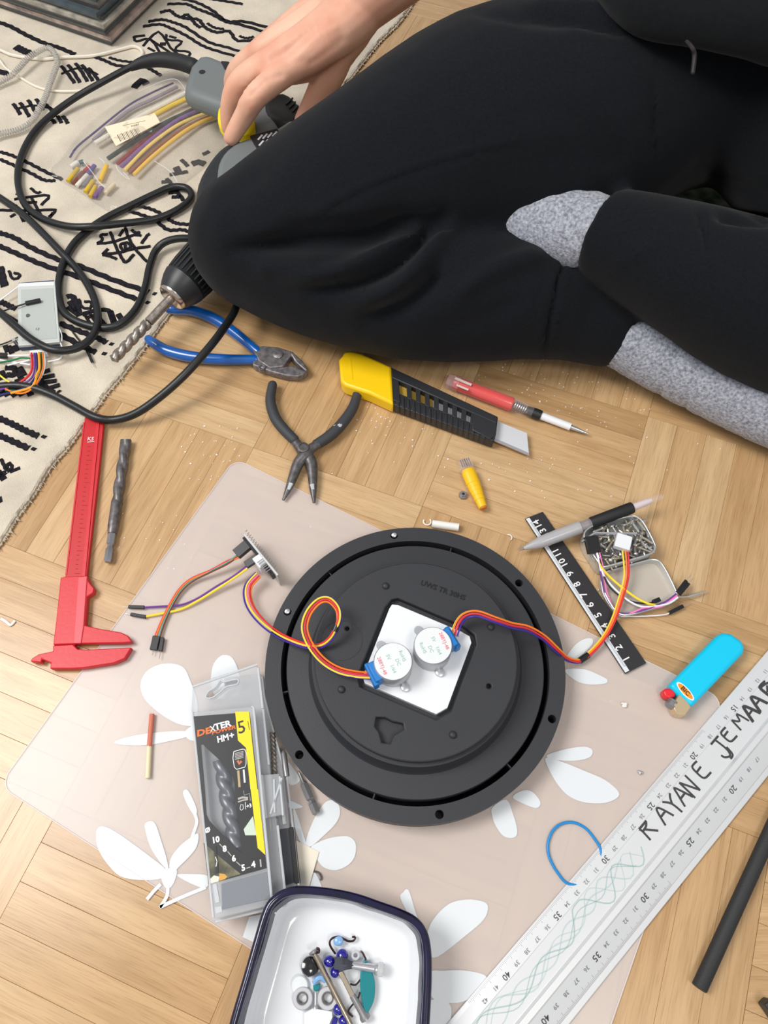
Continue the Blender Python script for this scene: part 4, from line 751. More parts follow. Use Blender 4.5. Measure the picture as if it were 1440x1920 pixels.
for a, b in (((300, 672), (440, 632)), ((470, 622), (560, 598)), ((600, 585), (790, 532))): pa, pb = cz_([a, b]); part('hinge', s_tube(GP([pa, pb], .008), .0011, n=8, sub=1), TINM, tin)
SCR = [mat('screw_zinc', (206, 204, 200), .3, metal=.75), mat('screw_dark', (150, 146, 142), .34, metal=.7), mat('screw_brassy', (196, 186, 166), .32, metal=.7)]
def screw_mesh(L, r, m, thread=True):
    prof = [(0, .0002), (.0003, r * 1.5), (.0010, r * 2.0), (.0016, r * 2.05), (.0017, r)]
    k = int(L / .0009)
    for i in range(k): t = .0018 + (L - .0018) * i / k; prof += [(t, r * (1.0 if i % 2 else .78))]
    prof += [(L, r * .5)]
    o = build('screw', s_lathe((0, 0, 0), (1, 0, 0), prof, 9), m, (0, 0, 0)); return o
protos = [screw_mesh(L, r, SCR[k]) for k, (L, r) in enumerate(((.0105, .00115), (.0085, .0012), (.0125, .0011)))]
inside = [cz_([p])[0] for p in [(560, 185), (620, 150), (690, 190), (640, 225), (470, 245), (520, 245), (420, 250), (350, 250), (300, 265), (240, 255), (700, 300), (740, 350), (700, 330), (770, 300), (650, 320), (720, 400), (770, 410), (680, 400), (640, 380), (700, 460), (760, 480), (640, 470), (590, 500), (540, 520), (470, 480), (400, 480), (380, 400), (310, 430), (330, 380), (350, 330), (420, 340), (330, 530), (350, 610), (400, 550), (440, 530), (480, 560), (300, 320), (610, 540), (580, 230), (790, 450), (260, 300), (540, 300), (420, 590), (490, 420)]]
for n, (x, y) in enumerate(inside):
    pr = protos[n % 3]; o = pr if n < 3 else pr.copy()
    if n >= 3: C.objects.link(o)
    p = G(x, y, .0105 + .0035 * random.random()); yaw = random.uniform(0, 6.28); pit = random.uniform(-.25, .25)
    o.matrix_basis = Matrix.Translation(p - Vector((math.cos(yaw), math.sin(yaw), 0)) * .005) @ Matrix.Rotation(yaw, 4, 'Z') @ Matrix.Rotation(pit, 4, 'Y')
    tag(o, 'little steel screw lying among the others in the open tin', 'screw', 'screws in the open tin')
for n in range(34):      # lower layer
    pr = protos[n % 3]; o = pr.copy(); C.objects.link(o); x, y = random.choice(inside); p = G(x + random.uniform(-5, 5), y + random.uniform(-5, 5), .0045 + .004 * random.random()); yaw = random.uniform(0, 6.28)
    p = cen_t = p; o.matrix_basis = Matrix.Translation(p - Vector((math.cos(yaw), math.sin(yaw), 0)) * .005) @ Matrix.Rotation(yaw, 4, 'Z')
single('hex_key', s_tube(GP(cz_([(60, 382), (195, 290), (215, 284), (420, 290), (660, 290)]), .0188), .0011, n=6, sub=1), STEEL, 'bent steel hex key lying across the screw tin', 'hex key')
jl = thing('jumper_leads', 'bundle of pink, white, yellow and black jumper leads from the tin over its lid', 'wires', tuple(G(1120, 1030, .018)))
plug(G(1107, 1006, .021), G(1114, 1037, .019), .0105, .0045, jl, name='lead_socket')
for q in ([(112, 425), (150, 500), (195, 585)], [(100, 430), (140, 505), (185, 590)]): part('pin_row', s_tube(GP(cz_(q), .0175), .0004, n=5, sub=1), STEEL, jl)
lead2 = [([(228, 495, .019), (262, 600, .0185), (290, 720, .016), (340, 800, .012), (430, 900, .011), (560, 1010, .0095), (700, 1078, .009), (850, 1075, .009), (1000, 1045, .009), (1100, 980, .009)], 'white', .0010),
         ([(250, 490, .019), (275, 590, .0185), (300, 700, .016), (318, 850, .01), (345, 960, .006), (420, 1110, .006), (520, 1160, .006), (620, 1140, .008), (730, 1095, .009), (860, 1090, .0085), (960, 1060, .0085), (1090, 960, .009)], 'pink', .0009),
         ([(240, 505, .0185), (268, 640, .018), (315, 705, .016), (400, 790, .013), (520, 890, .012), (660, 990, .0115), (790, 1050, .011), (850, 1058, .009)], 'yellow', .0012),
         ([(236, 500, .019), (270, 620, .0185), (300, 740, .015), (360, 860, .011), (470, 960, .0085), (620, 1030, .008), (760, 1045, .008), (880, 1025, .008)], 'black', .0009),
         ([(222, 500, .019), (255, 640, .018), (275, 800, .012), (300, 950, .006), (400, 1110, .0055), (480, 1178, .005), (600, 1185, .004), (800, 1180, .003), (960, 1165, .003), (1010, 1145, .003)], 'white', .0006),
         ([(232, 498, .019), (262, 700, .016), (300, 900, .008), (380, 1070, .006), (480, 1150, .006), (640, 1140, .008), (800, 1095, .009), (960, 1030, .009), (1085, 940, .009)], 'purple', .0008)]
for q, c, r in lead2: part('lead', s_tube(GP(cz_(q)), r * .85, n=7, sub=6), wmat(c), jl)
for a, b, pin in (((1095, 925), (1190, 800), .0075), ((1120, 945), (1215, 830), .0065)): pa, pb = cz_([a, b]); plug(G(*pa, .009), G(*pb, .009), .0028, .0028, jl, name='lead_plug', pin=pin)
pa, pb = cz_([(830, 1030), (905, 1000)]); plug(G(*pa, .0095), G(*pb, .0095), .0032, .0028, jl, name='lead_plug')
pa, pb = cz_([(1005, 1150), (1155, 1075)]); plug(G(*pa, .003), G(*pb, .003), .0028, .0028, jl, name='lead_plug', pin=.007)
pa, pb, pc, pd = cz_([(1110, 975), (1190, 975), (1260, 958), (1410, 910)]); part('bare_contact', s_tube([G(*pa, .008), G(*pb, .006), G(*pc, .005), G(*pd, .004)], [.0006, .0006, .0012, .0004], n=7, sub=4), STEEL, jl)
# ---------------------------------------------------------------- short black ruler, pen
rk = thing('short_ruler', 'short black ruler with white numbers, half under the pen', 'ruler', tuple(G(1098, 1110)))
RK = mat('ruler_black', (44, 42, 44), .42, bump=.04, bscale=300); RZZ = .0035
K = [G(985, 972, RZZ), G(1018, 959, RZZ), G(1212, 1243, RZZ), G(1173, 1263, RZZ)]
part('body', s_prism(K, .0012, RZZ), RK, rk, smooth=False, bevel=.0004)
kd = (K[0] - K[3]).normalized(); kw = (K[1] - K[0]).normalized()
Kl = (K[0] - K[3]).length
def kpt(t, w, z=RZZ): a = K[3].lerp(K[0], t); b = K[2].lerp(K[1], t); p = a.lerp(b, w); return Vector((p.x, p.y, z))
part('clear_edge', s_prism([kpt(.005, .01), kpt(.995, .01), kpt(.995, .2), kpt(.005, .2)], RZZ - .0001, RZZ + .0002), mat('ruler_edge_white', (226, 230, 234), .2, spec=.8), rk, smooth=False)
nums = {1: (1170, 1237), 2: (1156, 1216), 3: (1143, 1195), 4: (1130, 1175), 5: (1117, 1155), 6: (1103, 1136), 7: (1090, 1117), 8: (1078, 1097), 9: (1065, 1077), 10: (1052, 1057), 11: (1040, 1038), 12: (1028, 1018), 13: (1016, 1000), 14: (1004, 984)}
PW = mat('print_white', (238, 238, 238), .5)
for n, (x, y) in nums.items(): part('numeral', s_text(str(n), G(x, y, RZZ + .0003) + kw * .0022, kd, .0080, h=.00008, fat=.00012), PW, rk, smooth=False)
tk = []
for n in range(0, 146): t = .035 + n * .93 / 145; tk.append(s_box(kpt(t, .13 if n % 10 else .17), kw, .0014 if n % 10 else .0028, .00025, RZZ, RZZ + .0003))
part('tick_marks', tk, mat('tick_grey', (110, 112, 118), .5), rk, smooth=False, kind='stuff')
pen = thing('mechanical_pencil', 'translucent mechanical pencil with black grip lying across the short ruler', 'pencil', tuple(G(1110, 985, RZZ)))
A, Bq = G(978, 1030, .0075), G(1243, 930, .022)
pa_ = lambda x, y: (G(x, y, .0145) - A).dot((Bq - A).normalized())
GP_ = mat('smoky_plastic', (190, 189, 192), .25, alpha=.8, spec=.6)
part('tip', s_lathe(A, Bq, [(-.002, .0006), (.003, .0010), (.0035, .0018)], 12), STEEL2, pen)
part('barrel', s_lathe(A, Bq, [(.002, .0016), (.010, .0035), (.017, .0049), (.03, .0053), (.052, .0053), (.0525, .0045)], 24), GP_, pen)
part('clear_section', s_lathe(A, Bq, [(.052, .0043), (.0625, .0043)], 24), mat('smoky_clear', (160, 158, 164), .2, alpha=.6, spec=.7), pen)
part('rubber_grip', s_lathe(A, Bq, [(.0615, .0046), (.0625, .0050), (.097, .0050), (.099, .0046)], 24), RUB, pen)
part('cap', s_lathe(A, Bq, [(.0985, .0040), (.112, .0038), (.120, .0034), (.1255, .0028), (.1265, .0018)], 20), CLR, pen)
part('eraser_holder', s_lathe(A, Bq, [(.0985, .0030), (.110, .0028), (.116, .002)], 16), mat('pale_insert', (222, 208, 210), .4), pen)
# ---------------------------------------------------------------- cyan lighter
lt = thing('lighter', 'cyan pocket lighter with red button lying next to the long ruler', 'lighter', tuple(G(1325, 1260)))
lz = .0135
part('body', s_pp([(1254, 1285), (1346, 1190), (1357, 1185), (1372, 1187), (1392, 1201), (1399, 1213), (1395, 1225), (1297, 1327)], .0012, lz), mat('cyan_plastic', (10, 200, 238), .35, spec=.4), lt, bevel=.0034, seg=4)
part('hood', s_pp([(1274, 1301), (1290, 1316), (1296, 1326), (1284, 1342), (1268, 1338), (1261, 1323)], .002, .0128), mat('hood_metal', (214, 190, 152), .3, metal=.5), lt, bevel=.0006)
part('hood_hole', s_lathe(G(1270, 1338, .008), G(1264, 1345, .008), [(0, .0013), (.0012, .0013)], 10), RUB, lt)
part('button', s_pp([(1243, 1296), (1248, 1290), (1258, 1290), (1268, 1299), (1266, 1306), (1256, 1310), (1247, 1306)], .0022, .0118), mat('button_red', (232, 36, 48), .4), lt, bevel=.0022, seg=3)
w0, w1 = G(1250, 1312, .0095), G(1268, 1328, .0095); wm = (w0 + w1) / 2; wd = G(1264, 1312, .0085) - G(1254, 1326, .0085); wd.normalize()
part('spark_wheel', s_lathe(wm - wd * .003, wm + wd * .003, [(0, .0036), (.0004, .0042), (.0018, .0042), (.0019, .0036), (.0040, .0036), (.0041, .0042), (.0056, .0042), (.006, .0036)], 24), STEEL2, lt)
lc = G(1285, 1296, lz + .0001); ld = (G(1298, 1310, lz) - G(1273, 1283, lz)).normalized(); ln = Vector((-ld.y, ld.x, 0))
def oval(a, b, n=24): return [lc + ld * a * math.cos(2 * math.pi * k / n) + ln * b * math.sin(2 * math.pi * k / n) for k in range(n)]
lg = part('logo_outline', s_prism(oval(.0084, .0030), lz - .0005, lz + .00012), PW, lt, smooth=False)
part('logo_field', s_prism(oval(.0072, .0023), lz - .0004, lz + .0002), mat('logo_orange', (240, 150, 20), .5), lg, smooth=False)
part('logo_lettering', s_text('BIC', lc + Vector((0, 0, .0002)), ld, .0046, h=.00008, fat=.0001, sx=1.1), mat('logo_dark', (96, 46, 14), .5), lg, smooth=False)
# ---------------------------------------------------------------- long aluminium ruler with handwriting
lr = thing('long_ruler', 'long silver ruler with black handwriting and faint green scribbles', 'ruler', tuple(G(1150, 1640)))
ALU = mat('anodised_aluminium', (222, 223, 224), .36, metal=.25, bump=.03, bscale=80)
O0 = G(1440, 1219, .0012); a_ = (G(837, 1920, .0012) - O0); a_.z = 0; a_.normalize(); b_ = Vector((-a_.y, a_.x, 0))
if b_.dot(G(1440, 1428) - O0) < 0: b_ = -b_
s20 = (G(1293, 1410, .004) - O0).dot(a_); CMM = .01012
PRO = [(0, .0012), (0, .0020), (.0030, .0028), (.0105, .0044), (.0112, .0040), (.0290, .0062), (.0305, .0092), (.0340, .0094), (.0352, .0084), (.0495, .0034), (.0500, .0028), (.0540, .0020), (.0540, .0012)]
def rzz(w):
    for (w0, q0), (w1, q1) in zip(PRO[1:-1], PRO[2:-1]):
        if w0 <= w <= w1: return q0 + (q1 - q0) * (w - w0) / max(w1 - w0, 1e-6), (q1 - q0) / max(w1 - w0, 1e-6)
    return .002, 0
def RP(s, w, lift=0.0): z, sl = rzz(w); p = O0 + a_ * s + b_ * w; return Vector((p.x, p.y, z + lift))
def RN(w): return (Vector((0, 0, 1)) - b_ * rzz(w)[1]).normalized()
sA, sB = s20 - .215, s20 + .315
V = [O0 + a_ * s + b_ * w + Vector((0, 0, z - O0.z)) for s in (sA, sB) for w, z in PRO]; n = len(PRO)
part('body', (V, [(i, i + 1, n + i + 1, n + i) for i in range(n - 1)] + [(n - 1, 0, n, 2 * n - 1), tuple(range(n)), tuple(n + k for k in reversed(range(n)))]), ALU, lr, smooth=False, bevel=.0003)
INK = mat('scale_ink', (70, 70, 74), .6); INK2 = mat('scale_ink_pale', (132, 132, 136), .6)
def on_ruler(sh, lift=.0001): return sh
for k in range(7, 47):
    s = s20 + (k - 20) * CMM; big = k % 5 == 0
    if not -.03 < s < .34: continue
    part('numeral', s_text(str(k), RP(s, .0078, .00015), a_, .0056 if big else .0038, normal=RN(.0078), h=.00004, fat=.00004), INK if big else INK2, lr, smooth=False)
s30 = (G(1201, 1676, .006) - O0).dot(a_); w30 = (G(1201, 1676, .006) - O0).dot(b_)
for k in range(17, 45):
    s = s30 + (k - 30) * CMM; big = k % 5 == 0
    if not -.03 < s < .34: continue
    part('numeral', s_text(str(k), RP(s, .0408, .00015), a_, .0062 if big else .0040, normal=RN(.0408), h=.00004, fat=.00004), INK if big else INK2, lr, smooth=False)
ticks = []
for k in range(-20, 330):
    for s0, w0, w1, w2, q in ((s20, .0008, .0026, .0040, 1), (s30, .0495, .0478, .0458, 0)):
        s = s0 + k * CMM / 10
        if not -.03 < s < .34: continue
        we = w2 if k % 10 == 0 else (w1 if k % 5 else (w1 + w2) / 2); p0, p1 = RP(s, w0, .0001), RP(s, we, .0001)
        ticks.append(([p0 - a_ * .00009, p0 + a_ * .00009, p1 + a_ * .00009, p1 - a_ * .00009], [(0, 1, 2, 3)]))
part('tick_marks', ticks, INK2, lr, smooth=False, kind='stuff')
PENM = mat('marker_black', (58, 58, 60), .55)
GLY = {'R': [[(0, 0), (.05, .5), (0, 1)], [(0, 1), (.5, .95), (.62, .72), (.4, .52), (.05, .48)], [(.2, .5), (.7, 0)]], 'A': [[(0, 0), (.25, .6), (.4, 1), (.55, .6), (.75, 0)], [(.15, .38), (.65, .4)]], 'Y': [[(0, 1), (.3, .55), (.35, 0)], [(.7, 1.02), (.5, .75), (.3, .52)]],
       'N': [[(0, 0), (.05, .95)], [(.05, .95), (.55, .05)], [(.55, .05), (.62, 1)]], 'E': [[(.6, .98), (.15, .9), (.05, .5), (.1, .08), (.65, .02)], [(.1, .5), (.5, .52)]], 'J': [[(.1, 1), (.75, 1)], [(.5, 1), (.52, .3), (.35, 0), (.05, .12), (0, .3)], [(.62, .35), (.5, -.05), (.2, -.1)]],
       'M': [[(0, 0), (.12, 1)], [(.12, 1), (.4, .35), (.65, 1), (.8, 0)]], 'B': [[(0, 0), (.05, 1), (.5, .92), (.5, .6), (.05, .5), (.6, .4), (.6, .08), (0, 0)], [(.15, .15), (.5, .35)], [(.15, .65), (.45, .8)]]}
WRITE = [('R', (1212, 1551), 1), ('A', (1240, 1524), 1), ('Y', (1263, 1507), 1.05), ('A', (1277, 1490), .95), ('N', (1295, 1473), 1), ('E', (1313, 1441), 1), ('J', (1353, 1402), 1.05), ('E', (1364, 1374), .9), ('M', (1383, 1349), .9), ('A', (1404, 1334), .95), ('A', (1417, 1315), 1.0), ('B', (1432, 1283), 1.1), ('A', (1452, 1262), 1), ('N', (1470, 1240), 1)]
for ch, (x, y), k in WRITE:
    p = G(x, y, .006); s = (p - O0).dot(a_); w = (p - O0).dot(b_); sz = .0145 * k; sx = .0125
    if s < -.04: continue
    sh = []
    for st in GLY[ch]:
        pts = [RP(s - (u - .35) * sx, min(max(w - (v - .5) * sz, .0118), .0288), .0002) for u, v in st]
        sh.append(s_ribbon(pts, .0015, .00012, sub=4))
    part('handwritten_letter', sh, PENM, lr, smooth=False)
    if ch in 'JAB' and y < 1410: part('handwritten_letter', s_ribbon([RP(s - (u - .35) * sx - .001, min(max(w - (v - .5) * sz, .0118), .0288), .0003) for u, v in GLY[ch][0]], .0013, .00012, sub=4), PENM, lr, smooth=False)
GRNI = mat('green_scribble', (136, 186, 178), .5, alpha=.34); GRNI2 = mat('green_scribble_pale', (176, 210, 206), .5, alpha=.3)
s28 = (G(1190, 1575, .006) - O0).dot(a_)
for k in range(5):
    pts = []
    for i in range(64):
        s = s28 + (.17 + .02 * k) * i / 63 + .004 * k; wv = .0196 + (.0062 - .0004 * k + .002 * math.sin(i * .11 + k)) * math.sin(2 * math.pi * (s - s28) / (.030 + .012 * (s - s28) / .17) + k * 1.9) + .002 * math.sin(i * .2 + k)
        pts.append(RP(s, min(max(wv, .0118), .0288), .00016 + .00003 * k))
    part('green_scribble', s_ribbon(pts, .0006 if k % 2 else .0009, .00006, sub=1), GRNI if k % 3 == 0 else GRNI2, lr, smooth=False)
# ---------------------------------------------------------------- odds and ends on the right
rod = [G(1311, 1853, .0052), G(1450, 1548, .0052), G(1485, 1470, .0052)]
bt = thing('black_rod', 'matt black tube lying on the floor right of the long ruler', 'tube', (rod[0].x, rod[0].y, 0))
dd = (rod[1] - rod[0]).normalized()
part('outer', s_lathe(rod[0], rod[1], [(0, .0030), (0, .0046), (.0006, .0050), (.17, .0050), (.17, .003)], 24), mat('matt_black', (36, 37, 39), .62, bump=.25, bscale=1200), bt)
part('bore', s_lathe(rod[0], rod[1], [(.0012, .0031), (.0016, .0004)], 20), RUB, bt)
single('black_block', s_pp([(1434, 1884), (1446, 1872), (1500, 1925), (1480, 1950)], .0004, .012), KBK, 'black object just entering the bottom right corner beside the black tube', 'block', bevel=.001)
lp = bez([G(x, y, .0022) for x, y in ((1066, 1657), (1046, 1637), (1031, 1610), (1027, 1585), (1035, 1560), (1052, 1545), (1075, 1542), (1098, 1553), (1115, 1573), (1126, 1594), (1122, 1630), (1100, 1655))], 6, True)
single('elastic_band', s_tube(lp, .0010, n=8, sub=1, closed=True), mat('band_blue', (20, 136, 206), .5), 'thin blue elastic band partly under the long ruler', 'elastic band')
# ---------------------------------------------------------------- two-tone stick, hex bit, small scraps
st = thing('two_tone_stick', 'short stick, half terracotta and half cream, lying on the petals', 'stick', tuple(G(283, 1400, MZ)))
part('terracotta_half', s_tube(GP([(285, 1339, .0032), (280, 1400, .0032)]), .0019, n=12, sub=1), mat('terracotta', (206, 116, 92), .6), st)
part('cream_half', s_tube(GP([(280, 1399, .0032), (277, 1459, .0032)]), .0019, n=12, sub=1), mat('cream_wood', (232, 220, 184), .6), st)
hb = thing('hex_bit', 'small steel hex screwdriver bit by the lower left rim of the black disc', 'bit', tuple(G(578, 1490, MZ)))
h0, h1 = G(593, 1524, .0042), G(560, 1447, .0042)
part('shank', s_lathe(h0, h1, [(-.0006, .0026), (0, .0033), (.0068, .0033), (.0075, .0022), (.0095, .0022), (.0105, .0032), (.0215, .0032)], 6), STEEL2, hb)
part('point', s_lathe(h0, h1, [(.021, .0028), (.0235, .0013), (.031, .0009), (.0315, .0004)], 10), STEEL2, hb)
SCRAP = mat('white_scrap', (240, 234, 228), .6)
for (x, y, lab) in ((1201, 1450, 'small crumpled foil scrap left of the long ruler by the letter R'), (1170, 1322, 'tiny clear plastic scrap on the placemat left of the lighter'), (14, 1168, 'pale curled wood shaving on the floor left of the caliper jaws')):
    c = G(x, y, MZ if x > 100 else 0); sh = [s_ball(c + Vector((random.uniform(-.0012, .0012), random.uniform(-.0012, .0012), .0012)), .0014, random.uniform(.6, 1.4), random.uniform(.6, 1.2), .8, 7, 5) for k in range(4)] if x > 100 else [s_ribbon(GP([(2, 1160), (12, 1166), (20, 1172), (28, 1164)], .0008), .0022, .0006)]
    single('scrap', sh, SCRAP if x < 1190 else STEEL, lab, 'scrap')
single('bent_wire', s_tube(GP([(588, 1634, .0016), (597, 1636, .002), (602, 1645, .002), (600, 1650, .0016)]), .0007, n=7, sub=4), NNS, 'tiny bent dark wire lying beside the cream paper corner', 'wire')
crumbs = []
for (cx, cy, rx, ry, n) in ((800, 830, 160, 70, 36), (1060, 740, 130, 70, 46), (960, 720, 90, 60, 40), (1000, 880, 160, 70, 50), (400, 850, 70, 60, 40), (700, 790, 80, 40, 30), (300, 1000, 60, 90, 20), (1230, 800, 120, 120, 20), (700, 1000, 120, 40, 8), (1150, 1200, 120, 200, 10), (1290, 700, 80, 50, 30)):
    for k in range(n):
        x, y = random.gauss(cx, rx * .55), random.gauss(cy, ry * .55); c = G(x, y, .0004); r = random.uniform(.0003, .0008)
        crumbs.append(s_ball(c, r, random.uniform(.7, 1.6), random.uniform(.7, 1.4), .6, 5, 3))
single('plaster_crumbs', crumbs, SCRAP, 'white plaster crumbs scattered over the oak floor below the leg', 'crumbs', kind='stuff')
# ---------------------------------------------------------------- clear drill-bit case with printed label
CLG = mat('clear_grey', (214, 216, 219), .16, alpha=.42, spec=.7); CLE = mat('clear_edge', (226, 230, 234), .12, alpha=.7, spec=.9); FOAM = mat('grey_foam', (132, 135, 142), .8, bump=.2, bscale=900); FOAMD = mat('dark_foam', (74, 76, 82), .8, bump=.2, bscale=900)
c5s = lambda L: crop(L, 3.692, 320, 1220)
c9 = lambda L: crop(L, 9.6, 355, 1330); c8b = lambda L: crop(L, 8, 380, 1480)
case = thing('bit_case', 'clear plastic drill-bit case with black and yellow label, upper one of two', 'case', tuple(G(440, 1500, .0125)))
zb, zt = .0128, .0295
tray = GP(c5s([(152, 250), (250, 200), (590, 92), (606, 120), (636, 395), (640, 405), (800, 1758), (790, 1772), (310, 1878), (290, 1868), (142, 420)]), zb + .008)
slot = GP(c5s([(245, 325), (262, 282), (310, 252), (345, 205), (372, 215), (462, 198), (460, 232), (385, 250), (345, 285), (290, 325)]), zb + .008)
part('back_shell', s_plate(tray, [slot], zb, zb + .008), CLG, case, smooth=False, bevel=.0008)
part('hanger_edge', s_tube([p + Vector((0, 0, .0002)) for p in bez(slot, 3, True)], .0006, n=6, sub=1, closed=True), CLE, case)
box = GP(c5s([(150, 425), (560, 385), (575, 395), (702, 1745), (690, 1765), (312, 1858), (296, 1845)]), zt)
wcut = [p for p in GP(c9([(200, 610), (245, 602), (300, 660), (570, 910), (770, 1165), (812, 1235)]) + c8b([(600, 990), (540, 955), (90, 490), (50, 400), (25, 0)]), zt)]
part('front_shell', cut(s_prism(box, zb + .006, zt), s_prism(wcut, zb + .0075, zt + .01)), CLG, case, smooth=False, bevel=.0012)
for q in ([(560, 385, zt), (575, 395, zt), (702, 1745, zt)], [(150, 425, zt), (296, 1845, zt)], [(640, 405, zb + .0082), (680, 790, zb + .0082)], [(740, 1210, zb + .0082), (802, 1758, zb + .0082)], [(606, 120, zb + .0082), (638, 400, zb + .0082)], [(800, 1760, zb + .0082), (310, 1876, zb + .0082)], [(600, 96, zb + .0082), (152, 250, zb + .0082)]):
    part('moulded_edge', s_tube([G(*c5s([p[:2]])[0], p[2]) for p in q], .0009, n=8, sub=1), CLE, case)
part('foam_block', s_pp(c5s([(345, 1610), (672, 1520), (698, 1725), (352, 1800)]), zb + .006, zt + .0002), FOAM, case, smooth=False, bevel=.001)
part('corner_clip', [s_pp(c5s([(290, 1620), (318, 1610), (340, 1740), (310, 1750)]), zt - .001, zt + .0006), s_pp(c5s([(305, 1775), (352, 1765), (358, 1810), (312, 1822)]), zt - .001, zt + .0005)], CLE, case, smooth=False, bevel=.0003)
part('latch', [s_pp(c5s([(630, 860), (752, 850), (780, 1135), (660, 1160)]), .006, zb + .012), s_pp(c5s([(745, 880), (770, 880), (800, 1200), (775, 1205)]), .006, zb + .008)], CLG, case, smooth=False, bevel=.0008)
for q in ([(716, 890), (720, 1120)], [(755, 870), (778, 1140)], [(770, 880), (690, 1130)], [(632, 860), (662, 1160)]): part('latch_rib', s_tube(GP(c5s(q), zb + .0125), .0008, n=6, sub=1), CLE, case)
# label: a printed card under the lid, with a window
lb_out = GP(c5s([(155, 455), (545, 425), (664, 1505), (260, 1618)]), zt + .0004)
win = GP(c9([(210, 640), (245, 632), (300, 690), (560, 930), (760, 1180), (800, 1240)]) + c8b([(590, 960), (545, 930), (100, 470), (60, 380), (35, 0)]), zt + .0004)
LBK = mat('label_black', (30, 31, 34), .42); lab = part('label', s_plate(lb_out, [win], zt + .0001, zt + .0004), LBK, case, smooth=False)
part('window', s_prism([p - Vector((0, 0, .0003)) for p in win], zt - .0002, zt + .0002), mat('window_clear', (170, 174, 180), .1, alpha=.07, spec=.9), case, smooth=False)
part('window_back', s_prism(win, zb + .0062, zb + .007), FOAM, case, smooth=False)
LY = mat('label_yellow', (255, 216, 0), .45)
def lprint(name, px, m, k=1, smooth=False): return part(name, s_prism(GP(px, zt + .0004), zt + .0003, zt + .0004 + .00006 * k), m, lab, smooth=smooth)
lprint('yellow_band', c9([(825, 45), (1075, 40), (1130, 590), (1225, 1440)]) + c8b([(830, 0), (940, 985), (825, 880), (720, 0)]) + c9([(1100, 1440), (1018, 690), (875, 560)]), LY)
def lt_(s, a, size, m, fat=0.0, sx=1.0, k=2, sc=c9, ang=None, shear=0.0):
    c = sc([a])[0]; p = G(c[0], c[1], zt + .0004 + .00006 * k); d = (G(c[0] + 40, c[1] + (ang if ang is not None else -10.5), zt) - G(c[0], c[1], zt)); return part('lettering', s_text(s, p, d, size, fat=fat, sx=sx, h=.00005, shear=shear), m, lab, smooth=False)
LOR = mat('label_orange', (245, 110, 20), .45); LW = mat('label_white', (244, 244, 244), .45)
lt_('DE', (256, 412), .0060, LOR, fat=.00022, sx=1.35, shear=.1); lt_('X', (420, 352), .0056, LW, fat=.00015, sx=.9); lt_('TER', (600, 290), .0060, LW, fat=.0002, sx=1.15)
lt_('POWER', (615, 375), .0034, LOR, fat=.0001, sx=1.45, shear=.15); lt_('HM', (605, 525), .0062, LW, fat=.0002, sx=.9); lt_('+', (765, 475), .0062, LW, fat=.0002)
lt_('5', (940, 330), .0125, LBK, fat=.0001); lt_('1', (1068, 300), .0095, LBK, sx=.4)
for s, a, z in (('Ø', (75, 615), .0042), ('10', (195, 760), .0052), ('8', (330, 895), .0052), ('6', (467, 1040), .0052), ('5', (610, 1180), .0052), ('4', (762, 1130), .0052)): lt_(s, a, z, LW, fat=.00022, sc=c8b)
lt_('+3', (695, 250), .0034, LW, fat=.0001, sc=c8b)
GREYP = mat('label_grey', (176, 172, 166), .5)
def lline(pts, w, m, sc=c8b, k=2): return part('printed_line', s_ribbon([G(*sc([p])[0], zt + .0004 + .00005 * k) for p in pts], w, .00006, sub=1), m, lab, smooth=False)
for a, b in (((250, 815), (295, 862)), ((375, 930), (430, 1000)), ((505, 1085), (570, 1145)), ((655, 1185), (715, 1165))): lline([a, b], .0006, GREYP)
lline([(865, 1050), (875, 1165)], .0010, GREYP)
lline([(800, 760), (960, 715), (1000, 725), (1022, 790), (1022, 980), (1000, 1040), (850, 1080), (810, 1040), (785, 880), (800, 760)], .0005, LW, c9)
for k in range(5): lline([(820, 795 + k * 27), (975, 755 + k * 27)], .0006, GREYP, c9)
lline([(870, 920), (900, 980), (940, 930)], .0018, mat('label_copper', (204, 116, 76), .5), c9); lline([(880, 1100), (905, 1400)], .0016, mat('label_tan', (186, 164, 124), .5), c9); lline([(978, 1085), (998, 1320)], .0012, LW, c9)
lline([(615, 20), (625, 90), (705, 60), (715, 170)], .0004, GREYP); lline([(530, 145), (600, 120), (680, 130)], .0014, GREYP); lline([(530, 190), (600, 165), (680, 150)], .0010, GREYP); lline([(560, 290), (575, 225), (605, 230), (612, 290), (580, 315), (560, 290)], .0004, LW); lline([(640, 190), (645, 300)], .0004, LW)
lprint('printed_scene', c8b([(10, 800), (130, 900), (300, 1050), (570, 1270), (330, 1340), (90, 1420)]), mat('label_olive', (128, 124, 96), .5, col2=(60, 58, 44), vscale=120))
lprint('printed_dust', c8b([(95, 1360), (170, 1290), (250, 1310), (240, 1380), (100, 1420)]), mat('label_cream', (226, 220, 204), .5), 2); lprint('printed_amber', c8b([(250, 1260), (330, 1270), (370, 1310), (340, 1345), (250, 1375)]), mat('label_amber', (214, 160, 70), .5), 2)
lline([(185, 860), (200, 1000), (215, 1120), (215, 1260)], .0018, LBK, k=4); lline([(190, 1010), (215, 1080), (200, 1160)], .0005, LW, k=5)
lprint('printed_plate', c8b([(615, 600), (755, 400), (805, 690), (640, 690)]), mat('label_mint', (200, 214, 198), .5), 2)
BB = G(*c5s([(345, 760)])[0], .0236); BE = G(*c5s([(455, 1370)])[0], .0236)
part('large_bit', s_flute(BB, BE, .0056, 2.4, depth=.35), mat('case_bit_steel', (120, 122, 128), .34, metal=.5), case)
